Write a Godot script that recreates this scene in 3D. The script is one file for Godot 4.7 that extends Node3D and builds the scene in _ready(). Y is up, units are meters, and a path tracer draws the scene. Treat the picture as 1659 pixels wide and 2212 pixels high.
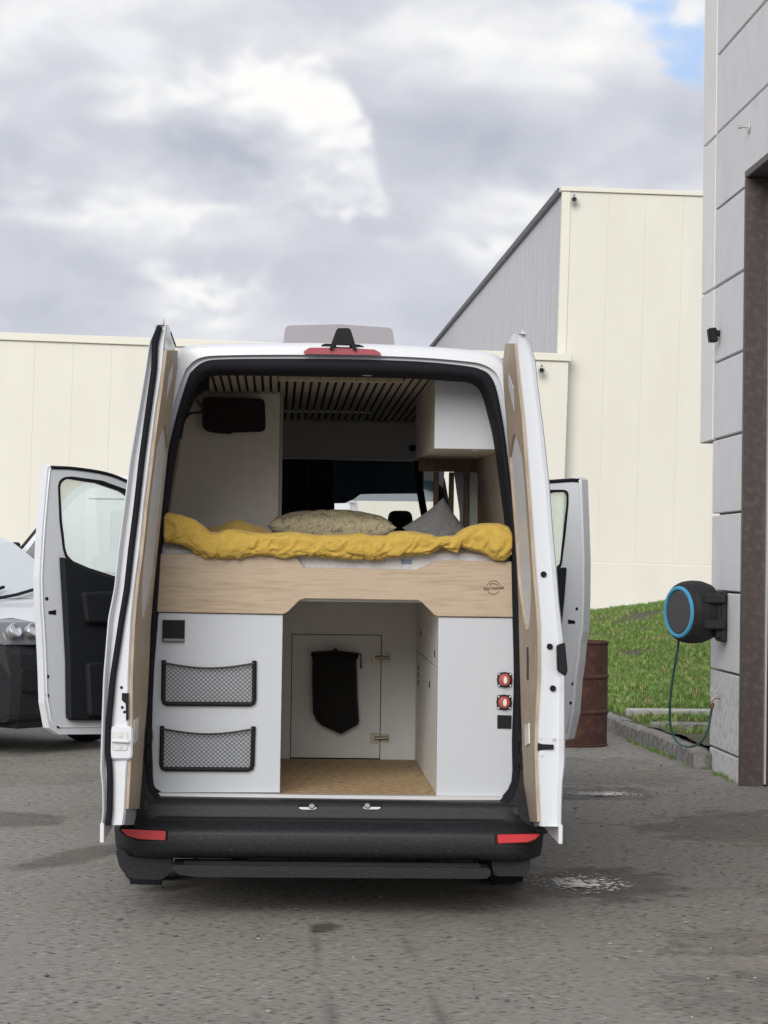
extends Node3D
# A camper van seen from behind with all its doors open, in a yard between industrial buildings. Metres, y up.

var M := {}
var used := {}
var noise := FastNoiseLite.new()
var fine := FastNoiseLite.new()
const VAN := Vector3(0.262, 0, -12)


func _ready() -> void:
	var cam := Camera3D.new()
	cam.name = "camera"
	cam.position = Vector3(0, 1.76, 0)
	cam.basis = Basis(Vector3.UP, deg_to_rad(-2.349)) * Basis(Vector3.RIGHT, deg_to_rad(0.485)) * Basis(Vector3.BACK, deg_to_rad(0.8))
	cam.fov = 22.42
	cam.near = 0.1
	cam.far = 600.0
	add_child(cam)
	cam.current = true
	var env := Environment.new()
	env.background_mode = Environment.BG_SKY
	env.tonemap_mode = Environment.TONE_MAPPER_LINEAR
	env.tonemap_exposure = 1.7
	env.sdfgi_enabled = true
	env.ssao_enabled = true
	env.ssil_enabled = true
	var sky := Sky.new()
	var pano := PanoramaSkyMaterial.new()
	pano.panorama = ImageTexture.create_from_image(cloudy_sky())
	pano.energy_multiplier = 0.67
	sky.sky_material = pano
	env.sky = sky
	var we := WorldEnvironment.new()
	we.name = "environment"
	we.environment = env
	add_child(we)
	var sun := DirectionalLight3D.new()
	sun.name = "sun"
	sun.light_energy = 0.5
	sun.light_color = Color(1.0, 0.985, 0.96)
	sun.light_angular_distance = 36.0
	sun.shadow_enabled = true
	add_child(sun)
	sun.look_at_from_position(Vector3(-4, 6.6, 13), Vector3.ZERO)
	make_materials()
	build_ground()
	build_warehouses()
	build_workshop()
	build_bank()
	build_van()
	build_bedding()
	build_parked_vehicles()
	build_yard_things()


# ---------------------------------------------------------------- sky
func cloud_light(d: Vector3) -> Color:
	# Broken cloud: a lilac-grey veil in soft layers, brighter heaped cloud with ragged edges, a few blue gaps.
	var p := d * Vector3(1.0, 1.9, 1.0)
	var warp := Vector3(noise.get_noise_3dv(p * 1500.0), noise.get_noise_3dv(p * 1500.0 + Vector3(50, 9, 3)), 0.0) * 0.016
	p += warp
	var big := noise.get_noise_3dv(p * 480.0 + Vector3(31, 7, 90))
	var mid := noise.get_noise_3dv(p * 1300.0 + Vector3(3, 71, 18))
	var small := noise.get_noise_3dv(p * 3800.0)
	var tiny := noise.get_noise_3dv(p * 9000.0 + Vector3(7, 7, 7))
	var az := rad_to_deg(atan2(d.x, -d.z)) - 2.35
	var el := rad_to_deg(asin(clampf(d.y, -1.0, 1.0)))
	var lit := 0.50 + 0.42 * big + 0.30 * mid + 0.12 * small
	var gap := 0.02 + 0.75 * noise.get_noise_3dv(p * 560.0 + Vector3(210, 4, 55)) + 0.3 * mid
	# layers ahead
	lit += 0.36 * puff(az - 1.2, el - 10.9 - 0.5 * mid, 4.0, 0.9) + 0.34 * puff(az + 6.5, el - 10.9, 3.2, 1.6) + 0.22 * puff(az - 4.2, el - 10.2, 1.9, 0.8) - 0.26 * puff(az - 2.2, el - 8.7, 2.2, 0.8)
	lit += 0.42 * puff(az - 3.0, el - 7.4 - 0.5 * small, 1.4, 0.45) + 0.3 * puff(az - 2.3, el - 6.2 - 0.5 * small, 0.8, 0.3) + 0.42 * puff(az + 7.6, el - 7.0 - 0.6 * small, 1.7, 0.4) + 0.25 * puff(az + 4.2, el - 7.0 - 0.6 * small, 1.3, 0.25) + 0.45 * puff(az + 4.3 + mid, el - 5.2 - small, 1.3, 0.4) + 0.16 * puff(az + 8.3, el - 5.8, 0.8, 0.4)
	lit -= 0.20 * puff(az + 2.0, el - 5.9, 6.0, 0.5) + 0.10 * puff(az - 0.5, el - 4.6, 4.0, 0.8) + 0.10 * puff(az + 7.5, el - 9.6, 1.8, 1.6)
	gap += 1.0 * puff(az - 6.2 + mid, el - 10.8 + small, 1.5, 0.9) + 0.95 * puff(az - 4.4, el - 12.0, 2.0, 0.5) + 0.5 * puff(az - 1.6, el - 12.2, 1.5, 0.35) + 0.42 * puff(az + 7.3, el - 7.75, 1.6, 0.22) + 0.3 * puff(az - 3.4, el - 8.0, 0.9, 0.2) - 0.6 * puff(az + 1.5, el - 8.0, 5.0, 3.0)
	var heap := fine_heap(az, el, mid, small, tiny)
	# heaped cloud all round, the same kind as the one ahead
	var around := smoothstep(0.22, 0.52, noise.get_noise_3dv(p * 700.0 + Vector3(77, 3, 9)) + 0.35 * small + 0.15 * tiny) * smoothstep(9.0, 15.0, absf(az))
	var m: float = maxf(heap.x, around)
	var hl: float = heap.y if heap.x >= around else clampf(0.78 + 0.5 * mid + 0.25 * small, 0.0, 1.0)
	lit = lerpf(lit, hl, m)
	lit = clampf(lit, 0.0, 1.0)
	var c := Color(0.435, 0.462, 0.535).lerp(Color(0.60, 0.612, 0.672), clampf(lit * 2.0, 0.0, 1.0)).lerp(Color(0.88, 0.878, 0.868), smoothstep(0.42, 1.0, lit))
	var g := smoothstep(0.36, 1.05, gap + 0.12 * small) * (1.0 - m)
	return c.lerp(Color(0.38, 0.56, 0.86), g * 0.85)


# the heap straight ahead: x how much of it is there, y how bright it is
func fine_heap(az: float, el: float, mid: float, small: float, tiny: float) -> Vector2:
	var e := 0.30 * mid + 0.30 * small + 0.16 * tiny
	# its right shoulder falls steeply from upper left to lower right
	var shoulder := az + 0.55 + 0.55 * (el - 9.0) * (1.0 if el > 8.6 else 0.55) + 0.9 * e
	var body: float = maxf(puff(az + 2.9, el - 9.0, 3.6, 1.5), 0.9 * puff(az + 1.2, el - 7.7, 2.2, 0.95))
	var edge := smoothstep(0.30, 0.62, body + 0.6 * e) * (1.0 - smoothstep(-0.05, 0.22, shoulder))
	edge = lerpf(smoothstep(0.12, 0.9, body + 0.3 * e), edge, smoothstep(-4.5, -1.5, az)) * (1.0 - smoothstep(-0.08, 0.32 + 0.5 * smoothstep(8.6, 7.6, el), shoulder))
	var bright := 0.70 + 0.36 * small + 0.22 * mid + 0.16 * tiny
	bright += 0.34 * puff(az + 1.3, el - 9.3, 1.5, 0.9) + 0.34 * puff(az + 5.9 + e, el - 9.35, 0.7, 0.5) + 0.34 * puff(az + 4.0 + e, el - 9.75 - e, 1.6, 0.45) - 0.75 * puff(az + 4.1, el - 8.45, 1.7, 0.6) - 0.20 * puff(az + 1.9, el - 7.9, 1.6, 0.5)
	return Vector2(edge, clampf(bright, 0.0, 1.0))


func puff(x: float, y: float, rx: float, ry: float) -> float:
	return exp(-(x * x) / (rx * rx) - (y * y) / (ry * ry))


func cloudy_sky() -> Image:
	noise.seed = 11
	noise.noise_type = FastNoiseLite.TYPE_SIMPLEX_SMOOTH
	noise.fractal_type = FastNoiseLite.FRACTAL_FBM
	noise.fractal_octaves = 4
	noise.frequency = 0.01
	var w := 1024
	var im := Image.create(w, w / 2, false, Image.FORMAT_RGB8)
	im.fill(Color(0.42, 0.42, 0.43))
	for j in range(0, 262):
		for i in w:
			im.set_pixel(i, j, cloud_light(sky_direction((i + 0.5) / w, (j + 0.5) / (w / 2))).linear_to_srgb())
	im.resize(4096, 2048, Image.INTERPOLATE_CUBIC)
	# the same clouds drawn finer near the horizon ahead
	for j in range(830, 1030):
		for k in range(-170, 220):
			var i := posmod(k, 4096)
			im.set_pixel(i, j, cloud_light(sky_direction((i + 0.5) / 4096.0, (j + 0.5) / 2048.0)).linear_to_srgb())
	return im


func sky_direction(u: float, v: float) -> Vector3:
	var az := u * TAU
	var el := (0.5 - v) * PI
	return Vector3(sin(az) * cos(el), sin(el), -cos(az) * cos(el))


# ---------------------------------------------------------------- shaping
class Shape:
	var st := SurfaceTool.new()
	var t := Transform3D.IDENTITY
	var bend: Callable
	var tint := Color.WHITE
	var tinted := false
	var group := 0

	func _init() -> void:
		st.begin(Mesh.PRIMITIVE_TRIANGLES)
		st.set_smooth_group(-1)

	func flat() -> Shape:
		st.set_smooth_group(-1)
		return self

	func smooth() -> Shape:
		group += 1
		st.set_smooth_group(group)
		return self

	func at(tr: Transform3D) -> Shape:
		t = tr
		return self

	func put(p: Vector3) -> void:
		if tinted:
			st.set_color(tint)
		st.add_vertex(t * (bend.call(p) if bend.is_valid() else p))

	# a, b, c run anticlockwise seen from outside
	func tri(a: Vector3, b: Vector3, c: Vector3) -> void:
		put(a)
		put(c)
		put(b)

	func quad(a: Vector3, b: Vector3, c: Vector3, d: Vector3) -> void:
		tri(a, b, c)
		tri(a, c, d)

	func outward(pts: Array, centre: Vector3) -> void:
		var n: Vector3 = (pts[1] - pts[0]).cross(pts[2] - pts[0])
		if n.dot(pts[0] - centre) < 0.0:
			pts.reverse()
		for i in range(1, pts.size() - 1):
			tri(pts[0], pts[i], pts[i + 1])

	func box(lo: Vector3, hi: Vector3, bev := 0.0) -> Shape:
		var c := (lo + hi) / 2.0
		var h := (hi - lo) / 2.0
		var b := minf(bev, minf(h.x, minf(h.y, h.z)) * 0.49)
		for ax in 3:
			var o1 := (ax + 1) % 3
			var o2 := (ax + 2) % 3
			for s in [-1.0, 1.0]:
				var pts := []
				for q in [[-1, -1], [1, -1], [1, 1], [-1, 1]]:
					var p := Vector3.ZERO
					p[ax] = s * h[ax]
					p[o1] = q[0] * (h[o1] - b)
					p[o2] = q[1] * (h[o2] - b)
					pts.append(c + p)
				outward(pts, c)
			if b > 0.0:
				for s1 in [-1.0, 1.0]:
					for s2 in [-1.0, 1.0]:
						var pts := []
						for q in [[0, -1], [0, 1], [1, 1], [1, -1]]:
							var p := Vector3.ZERO
							p[ax] = q[1] * (h[ax] - b)
							p[o1] = s1 * (h[o1] - (b if q[0] == 0 else 0.0))
							p[o2] = s2 * (h[o2] - (0.0 if q[0] == 0 else b))
							pts.append(c + p)
						outward(pts, c)
		if b > 0.0:
			for sx in [-1.0, 1.0]:
				for sy in [-1.0, 1.0]:
					for sz in [-1.0, 1.0]:
						var e := Vector3(sx * h.x, sy * h.y, sz * h.z)
						var g := Vector3(sx, sy, sz) * b
						outward([c + e - Vector3(0, g.y, g.z), c + e - Vector3(g.x, 0, g.z), c + e - Vector3(g.x, g.y, 0)], c)
		return self

	static func anticlockwise(poly: Array) -> PackedVector2Array:
		var p := PackedVector2Array(poly)
		if Geometry2D.is_polygon_clockwise(p):
			p.reverse()
		# Godot calls it clockwise with y down; area decides here
		var a := 0.0
		for i in p.size():
			a += p[i].cross(p[(i + 1) % p.size()])
		if a < 0.0:
			p.reverse()
		return p

	static func inset(p: PackedVector2Array, d: float) -> PackedVector2Array:
		var out := PackedVector2Array()
		var n := p.size()
		for i in n:
			var e1 := (p[i] - p[(i + n - 1) % n]).normalized()
			var e2 := (p[(i + 1) % n] - p[i]).normalized()
			var m := Vector2(-e1.y, e1.x) + Vector2(-e2.y, e2.x)
			var l := m.length_squared()
			out.append(p[i] + (m * (2.0 * d / maxf(l, 1.0)) if l > 1e-6 else Vector2.ZERO))
		return out

	# a polygon in x, y pushed from z0 to z1 (z1 > z0), edges bevelled
	func prism(poly: Array, z0: float, z1: float, bev := 0.0, round_sides := false) -> Shape:
		var p := anticlockwise(poly)
		var q := inset(p, bev) if bev > 0.0 else p
		var tris := Geometry2D.triangulate_polygon(q)
		if tris.is_empty() and bev > 0.0:
			q = p
			tris = Geometry2D.triangulate_polygon(q)
		flat()
		for i in range(0, tris.size(), 3):
			var a := q[tris[i]]
			var b := q[tris[i + 1]]
			var c := q[tris[i + 2]]
			if (b - a).cross(c - a) < 0.0:
				var s := b
				b = c
				c = s
			tri(Vector3(a.x, a.y, z1), Vector3(b.x, b.y, z1), Vector3(c.x, c.y, z1))
			tri(Vector3(a.x, a.y, z0), Vector3(c.x, c.y, z0), Vector3(b.x, b.y, z0))
		var n := p.size()
		if round_sides:
			smooth()
		for i in n:
			var k := (i + 1) % n
			var rings := [[p, z0 + bev, p, z1 - bev]]
			if bev > 0.0:
				rings = [[q, z0, p, z0 + bev], [p, z0 + bev, p, z1 - bev], [p, z1 - bev, q, z1]]
			for r in rings:
				quad(Vector3(r[0][i].x, r[0][i].y, r[1]), Vector3(r[0][k].x, r[0][k].y, r[1]), Vector3(r[2][k].x, r[2][k].y, r[3]), Vector3(r[2][i].x, r[2][i].y, r[3]))
		flat()
		return self

	# a band between two outlines of as many points, anticlockwise, from z0 to z1
	func band(outer: Array, inner: Array, z0: float, z1: float, soft := true) -> Shape:
		var n := outer.size()
		for face in 4:
			if soft:
				smooth()
			for i in n:
				var k := (i + 1) % n
				var a := Vector3(outer[i].x, outer[i].y, z1)
				var b := Vector3(outer[k].x, outer[k].y, z1)
				var c := Vector3(inner[k].x, inner[k].y, z1)
				var d := Vector3(inner[i].x, inner[i].y, z1)
				var back := Vector3(0, 0, z0 - z1)
				if face == 0:
					quad(a, b, c, d)
				elif face == 1:
					quad(d + back, c + back, b + back, a + back)
				elif face == 2:
					quad(a + back, b + back, b, a)
				else:
					quad(d, c, c + back, d + back)
		flat()
		return self

	func tube(path: Array, r: float, sides := 8, closed := false, r_end := -1.0) -> Shape:
		var n := path.size()
		var rings := []
		var up := Vector3.UP
		smooth()
		for i in n:
			var before: Vector3 = path[(i + n - 1) % n] if closed or i > 0 else path[0]
			var after: Vector3 = path[(i + 1) % n] if closed or i < n - 1 else path[n - 1]
			var along := (after - before).normalized()
			if absf(along.dot(up)) > 0.95:
				up = Vector3.RIGHT if absf(along.x) < 0.9 else Vector3.BACK
			var sx := along.cross(up).normalized()
			up = sx.cross(along).normalized()
			var rr := r if r_end < 0.0 else lerpf(r, r_end, float(i) / (n - 1))
			var ring := []
			for k in sides:
				var a := TAU * k / sides
				ring.append(path[i] + (sx * cos(a) + up * sin(a)) * rr)
			rings.append(ring)
		for i in (n if closed else n - 1):
			var a: Array = rings[i]
			var b: Array = rings[(i + 1) % n]
			for k in sides:
				var l := (k + 1) % sides
				quad(a[k], a[l], b[l], b[k])
		if not closed:
			flat()
			for k in range(1, sides - 1):
				tri(rings[0][0], rings[0][k + 1], rings[0][k])
				tri(rings[n - 1][0], rings[n - 1][k], rings[n - 1][k + 1])
		flat()
		return self

	# profile of (radius, height) turned round y
	func lathe(profile: Array, sides := 24, soft := true) -> Shape:
		for j in profile.size() - 1:
			var a: Vector2 = profile[j]
			var b: Vector2 = profile[j + 1]
			if soft:
				smooth()
			for k in sides:
				var u := TAU * k / sides
				var v := TAU * (k + 1) / sides
				var du := Vector3(cos(u), 0, -sin(u))
				var dv := Vector3(cos(v), 0, -sin(v))
				var p0 := du * a.x + Vector3(0, a.y, 0)
				var p1 := dv * a.x + Vector3(0, a.y, 0)
				var p2 := dv * b.x + Vector3(0, b.y, 0)
				var p3 := du * b.x + Vector3(0, b.y, 0)
				if a.x < 1e-5:
					tri(p0, p2, p3)
				elif b.x < 1e-5:
					tri(p0, p1, p2)
				else:
					quad(p0, p1, p2, p3)
		flat()
		return self

	# f(i, j) gives the points of a net, anticlockwise seen from outside as i then j grow
	func net(ni: int, nj: int, f: Callable) -> Shape:
		var pts := []
		for i in ni + 1:
			var row := []
			for j in nj + 1:
				row.append(f.call(i, j))
			pts.append(row)
		smooth()
		for i in ni:
			for j in nj:
				quad(pts[i][j], pts[i + 1][j], pts[i + 1][j + 1], pts[i][j + 1])
		flat()
		return self

	func mesh() -> ArrayMesh:
		st.generate_normals()
		return st.commit()


static func rounded(poly: Array, r: float, n := 4) -> Array:
	var out := []
	var m := poly.size()
	for i in m:
		var p: Vector2 = poly[i]
		var a: Vector2 = poly[(i + m - 1) % m]
		var b: Vector2 = poly[(i + 1) % m]
		var d := minf(r, minf(p.distance_to(a), p.distance_to(b)) * 0.45)
		var s := p + (a - p).normalized() * d
		var e := p + (b - p).normalized() * d
		for k in n + 1:
			var t := float(k) / n
			out.append(s.lerp(p, t).lerp(p.lerp(e, t), t))
	return out


static func rect(x0: float, y0: float, x1: float, y1: float) -> Array:
	return [Vector2(x0, y0), Vector2(x1, y0), Vector2(x1, y1), Vector2(x0, y1)]


static func disc(c: Vector2, rx: float, ry: float, n := 16) -> Array:
	var out := []
	for k in n:
		out.append(c + Vector2(cos(TAU * k / n) * rx, sin(TAU * k / n) * ry))
	return out


# a smooth open line through the points
static func spline(pts: Array, step := 6) -> Array:
	var out := []
	var n := pts.size()
	for i in n - 1:
		for k in step:
			var t := float(k) / step
			var a = pts[maxi(i - 1, 0)]
			var b = pts[i]
			var c = pts[i + 1]
			var d = pts[mini(i + 2, n - 1)]
			out.append(b.cubic_interpolate(c, a, d, t))
	out.append(pts[n - 1])
	return out


# value of a line of points at x
static func level(pts: Array, x: float) -> float:
	if x <= pts[0].x:
		return pts[0].y
	for i in pts.size() - 1:
		if x <= pts[i + 1].x:
			var t: float = (x - pts[i].x) / maxf(pts[i + 1].x - pts[i].x, 1e-6)
			return lerpf(pts[i].y, pts[i + 1].y, t)
	return pts[pts.size() - 1].y


# ---------------------------------------------------------------- nodes
func numbered(called: String) -> String:
	var n: int = used.get(called, 0)
	used[called] = n + 1
	return called if n == 0 else "%s_%03d" % [called, n]


func thing(called: String, label: String, category: String, pos := Vector3.ZERO, turn := 0.0, grp := "") -> Node3D:
	var o := Node3D.new()
	o.name = numbered(called)
	o.position = pos
	o.rotation.y = turn
	add_child(o)
	tag(o, label, category, grp)
	return o


func tag(o: Node, label: String, category: String, grp := "", kind := "") -> void:
	if label:
		o.set_meta("label", label)
	if category:
		o.set_meta("category", category)
	if grp:
		o.set_meta("group", grp)
	if kind:
		o.set_meta("kind", kind)


func part(called: String, s: Shape, mat: String, parent: Node, label := "") -> MeshInstance3D:
	return part_of(called, s.mesh(), mat, parent, label)


func part_of(called: String, m: Mesh, mat: String, parent: Node, label := "") -> MeshInstance3D:
	var o := MeshInstance3D.new()
	o.name = called
	o.mesh = m
	o.material_override = M[mat]
	parent.add_child(o, true)
	if label:
		o.set_meta("label", label)
	return o


func single(called: String, s: Shape, mat: String, label: String, category: String, pos := Vector3.ZERO, grp := "", kind := "") -> MeshInstance3D:
	var o := part_of(called, s.mesh(), mat, self)
	o.name = numbered(called)
	o.position = pos
	tag(o, label, category, grp, kind)
	return o


func structure(called: String, s: Shape, mat: String) -> MeshInstance3D:
	var o := part_of(called, s.mesh(), mat, self)
	o.set_meta("kind", "structure")
	return o


# ---------------------------------------------------------------- materials
func lin(r: float, g: float, b: float) -> Color:
	return Color(r, g, b).linear_to_srgb()


func plain(key: String, c: Color, rough: float, metal := 0.0) -> StandardMaterial3D:
	var m := StandardMaterial3D.new()
	m.resource_name = key
	m.albedo_color = c
	m.roughness = rough
	m.metallic = metal
	m.cull_mode = BaseMaterial3D.CULL_DISABLED
	M[key] = m
	return m


func grey_noise(n: FastNoiseLite, size: int) -> Image:
	return n.get_seamless_image(size, size)


func fast(seed_: int, freq: float, oct := 4, type := FastNoiseLite.TYPE_SIMPLEX_SMOOTH) -> FastNoiseLite:
	var n := FastNoiseLite.new()
	n.seed = seed_
	n.frequency = freq
	n.noise_type = type
	n.fractal_type = FastNoiseLite.FRACTAL_FBM
	n.fractal_octaves = oct
	return n


# colours (linear) along a ramp picked by a seamless noise
func ramp_texture(n: FastNoiseLite, size: int, stops: Array, second: FastNoiseLite = null, share := 0.0) -> ImageTexture:
	var src := grey_noise(n, size)
	var other := grey_noise(second, size) if second else null
	var g := Gradient.new()
	g.offsets = PackedFloat32Array(stops.map(func(s): return s[0]))
	g.colors = PackedColorArray(stops.map(func(s): return Color(s[1], s[2], s[3])))
	var im := Image.create(size, size, true, Image.FORMAT_RGB8)
	for y in size:
		for x in size:
			var v := src.get_pixel(x, y).r
			if other:
				v = lerpf(v, other.get_pixel(x, y).r, share)
			im.set_pixel(x, y, g.sample(v).linear_to_srgb())
	im.generate_mipmaps()
	return ImageTexture.create_from_image(im)


func grey_texture(n: FastNoiseLite, size: int, lo := 0.0, hi := 1.0) -> ImageTexture:
	var im := grey_noise(n, size)
	if lo != 0.0 or hi != 1.0:
		var out := Image.create(size, size, false, Image.FORMAT_L8)
		for y in size:
			for x in size:
				var v := lerpf(lo, hi, im.get_pixel(x, y).r)
				out.set_pixel(x, y, Color(v, v, v))
		im = out
	return ImageTexture.create_from_image(im)


func planar(m: StandardMaterial3D, scale: Vector3) -> void:
	m.uv1_triplanar = true
	m.uv1_world_triplanar = true
	m.uv1_scale = scale
	m.uv1_triplanar_sharpness = 4.0


func relief(m: StandardMaterial3D, tex: Texture2D, cm: float) -> void:
	m.heightmap_enabled = true
	m.heightmap_texture = tex
	m.heightmap_scale = cm


func make_materials() -> void:
	fine = fast(5, 0.05, 4)
	var grain := grey_texture(fast(3, 0.06, 5), 512)
	var blot := grey_texture(fast(9, 0.012, 5), 512, 0.45, 1.0)
	# asphalt: aggregate of pale and dark stones in a grey-brown binder, tinted by the sheet's own patches
	var m := plain("asphalt", Color.WHITE, 0.88)
	m.albedo_texture = ramp_texture(fast(21, 0.11, 3, FastNoiseLite.TYPE_VALUE_CUBIC), 1024, [[0.0, 0.04, 0.037, 0.032], [0.27, 0.085, 0.080, 0.071], [0.37, 0.208, 0.198, 0.179], [0.50, 0.228, 0.217, 0.197], [0.66, 0.25, 0.238, 0.216], [0.76, 0.33, 0.315, 0.288], [1.0, 0.51, 0.49, 0.45]], fast(22, 0.03, 5), 0.3)
	m.vertex_color_use_as_albedo = true
	planar(m, Vector3(0.42, 0.42, 0.42))
	relief(m, grey_texture(fast(21, 0.11, 3, FastNoiseLite.TYPE_VALUE_CUBIC), 1024), 0.3)
	m = plain("puddle_water", Color(0.2, 0.21, 0.22, 0.10), 0.24)
	m.transparency = BaseMaterial3D.TRANSPARENCY_ALPHA
	# buildings
	m = plain("cream_panel", Color.WHITE, 0.55)
	m.albedo_texture = ramp_texture(fast(31, 0.008, 4), 512, [[0.0, 0.66, 0.65, 0.578], [0.5, 0.68, 0.67, 0.60], [1.0, 0.70, 0.69, 0.622]])
	planar(m, Vector3(0.16, 0.05, 0.16))
	plain("cream_trim", lin(0.70, 0.69, 0.60), 0.5)
	plain("joint_cream", lin(0.68, 0.67, 0.60), 0.8)
	m = plain("grey_cladding", Color.WHITE, 0.6)
	m.albedo_texture = ramp_texture(fast(33, 0.02, 5), 512, [[0.0, 0.46, 0.465, 0.475], [0.5, 0.545, 0.545, 0.555], [1.0, 0.58, 0.58, 0.59]])
	planar(m, Vector3(0.3, 0.035, 0.3))
	plain("dark_flashing", lin(0.06, 0.06, 0.062), 0.5)
	m = plain("wall_panel", Color.WHITE, 0.7)
	m.albedo_texture = ramp_texture(fast(35, 0.01, 5), 512, [[0.0, 0.645, 0.645, 0.65], [0.45, 0.69, 0.69, 0.695], [1.0, 0.72, 0.72, 0.725]])
	planar(m, Vector3(0.35, 0.35, 0.35))
	relief(m, grain, 0.15)
	plain("joint_dark", lin(0.22, 0.22, 0.225), 0.9)
	m = plain("concrete", Color.WHITE, 0.92)
	m.albedo_texture = ramp_texture(fast(41, 0.02, 6), 512, [[0.0, 0.10, 0.10, 0.09], [0.4, 0.20, 0.195, 0.18], [0.7, 0.27, 0.265, 0.245], [1.0, 0.36, 0.35, 0.33]])
	planar(m, Vector3(1.1, 1.1, 1.1))
	relief(m, grain, 0.3)
	m = plain("concrete_pale", Color.WHITE, 0.92)
	m.albedo_texture = ramp_texture(fast(42, 0.03, 6), 256, [[0.0, 0.27, 0.265, 0.25], [0.5, 0.40, 0.395, 0.37], [1.0, 0.50, 0.49, 0.46]])
	planar(m, Vector3(1.1, 1.1, 1.1))
	m = plain("cladding_cream", Color.WHITE, 0.6)
	m.albedo_texture = ramp_texture(fast(36, 0.01, 5), 256, [[0.0, 0.76, 0.75, 0.725], [1.0, 0.82, 0.81, 0.785]])
	planar(m, Vector3(0.4, 0.4, 0.4))
	m = plain("dirty_wall_base", Color.WHITE, 0.85)
	m.albedo_texture = ramp_texture(fast(43, 0.018, 6), 512, [[0.0, 0.38, 0.37, 0.345], [0.30, 0.56, 0.555, 0.54], [0.45, 0.66, 0.66, 0.655], [1.0, 0.70, 0.70, 0.70]])
	planar(m, Vector3(1.5, 1.1, 1.5))
	m = plain("brown_steel", Color.WHITE, 0.55)
	m.albedo_texture = ramp_texture(fast(45, 0.03, 5), 512, [[0.0, 0.052, 0.038, 0.036], [0.6, 0.072, 0.054, 0.052], [0.9, 0.10, 0.083, 0.08], [1.0, 0.17, 0.16, 0.155]])
	planar(m, Vector3(0.9, 0.9, 0.9))
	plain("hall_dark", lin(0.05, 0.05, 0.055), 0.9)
	# van
	m = plain("white_paint", lin(0.68, 0.70, 0.735), 0.32)
	m.clearcoat_enabled = true
	m.clearcoat = 0.5
	m.clearcoat_roughness = 0.08
	plain("grey_paint", lin(0.50, 0.50, 0.52), 0.5)
	plain("white_inner", lin(0.66, 0.675, 0.70), 0.45)
	plain("grey_groove", lin(0.20, 0.205, 0.22), 0.6)
	m = plain("rubber", Color.WHITE, 0.75)
	m.albedo_texture = ramp_texture(fast(51, 0.08, 4), 256, [[0.0, 0.008, 0.008, 0.0105], [1.0, 0.019, 0.019, 0.024]])
	planar(m, Vector3(4, 4, 4))
	m = plain("bumper_plastic", Color.WHITE, 0.48)
	m.albedo_texture = ramp_texture(fast(53, 0.02, 6), 512, [[0.0, 0.009, 0.0095, 0.011], [0.55, 0.0125, 0.0132, 0.0155], [0.85, 0.019, 0.02, 0.0225], [1.0, 0.045, 0.045, 0.046]])
	planar(m, Vector3(3.0, 6.0, 3.0))
	relief(m, grain, 0.06)
	plain("black_plastic", lin(0.012, 0.012, 0.014), 0.55)
	M.black_plastic.metallic_specular = 0.3
	M.rubber.metallic_specular = 0.25
	M.bumper_plastic.metallic_specular = 0.4
	plain("trim_black", lin(0.014, 0.015, 0.018), 0.7)
	M.trim_black.metallic_specular = 0.3
	plain("tyre", lin(0.02, 0.02, 0.021), 0.85)
	plain("steel", lin(0.5, 0.5, 0.51), 0.35, 0.9)
	plain("zinc", lin(0.62, 0.62, 0.63), 0.45, 0.5)
	plain("brass", lin(0.35, 0.31, 0.24), 0.4, 0.7)
	m = plain("red_lens", lin(0.55, 0.012, 0.02), 0.25)
	m.clearcoat_enabled = true
	m = plain("red_lens_high", lin(0.32, 0.03, 0.05), 0.2)
	m.clearcoat_enabled = true
	m = plain("red_knob", lin(0.36, 0.035, 0.03), 0.22)
	m.clearcoat_enabled = true
	plain("dark_red_lens", lin(0.30, 0.02, 0.04), 0.2)
	m = plain("glass", Color(0.85, 0.93, 0.90, 0.08), 0.02)
	m.transparency = BaseMaterial3D.TRANSPARENCY_ALPHA
	m = plain("tinted_glass", Color(0.72, 0.88, 0.80, 0.22), 0.03)
	m.transparency = BaseMaterial3D.TRANSPARENCY_ALPHA
	m = plain("teal_band", Color(0.10, 0.55, 0.62, 0.85), 0.3)
	m.backlight_enabled = true
	m.backlight = Color(0.9, 0.95, 1.0)
	m.transparency = BaseMaterial3D.TRANSPARENCY_ALPHA
	m = plain("vent_cover", Color(0.60, 0.585, 0.60, 0.84), 0.35)
	m.transparency = BaseMaterial3D.TRANSPARENCY_ALPHA
	plain("dark_glass", lin(0.015, 0.016, 0.018), 0.06)
	plain("pale_glass", lin(0.58, 0.63, 0.66), 0.06)
	m = plain("lamp_glass", Color(0.9, 0.93, 0.96, 0.25), 0.05)
	m.transparency = BaseMaterial3D.TRANSPARENCY_ALPHA
	# fittings
	m = plain("white_board", lin(0.505, 0.525, 0.56), 0.42)
	m = plain("grey_board", Color.WHITE, 0.55)
	m.albedo_texture = ramp_texture(fast(55, 0.03, 4), 256, [[0.0, 0.69, 0.69, 0.675], [1.0, 0.75, 0.75, 0.735]])
	planar(m, Vector3(1, 1, 1))
	plain("shelf_white", lin(0.82, 0.82, 0.83), 0.5)
	m = plain("carcass_beige", Color.WHITE, 0.6)
	m.albedo_texture = ramp_texture(fast(57, 0.05, 4), 256, [[0.0, 0.50, 0.445, 0.35], [1.0, 0.58, 0.52, 0.42]])
	planar(m, Vector3(1, 1, 1))
	m = plain("beige_board", Color.WHITE, 0.6)
	m.albedo_texture = ramp_texture(fast(56, 0.05, 4), 256, [[0.0, 0.64, 0.605, 0.545], [1.0, 0.70, 0.665, 0.605]])
	planar(m, Vector3(1, 1, 1))
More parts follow.
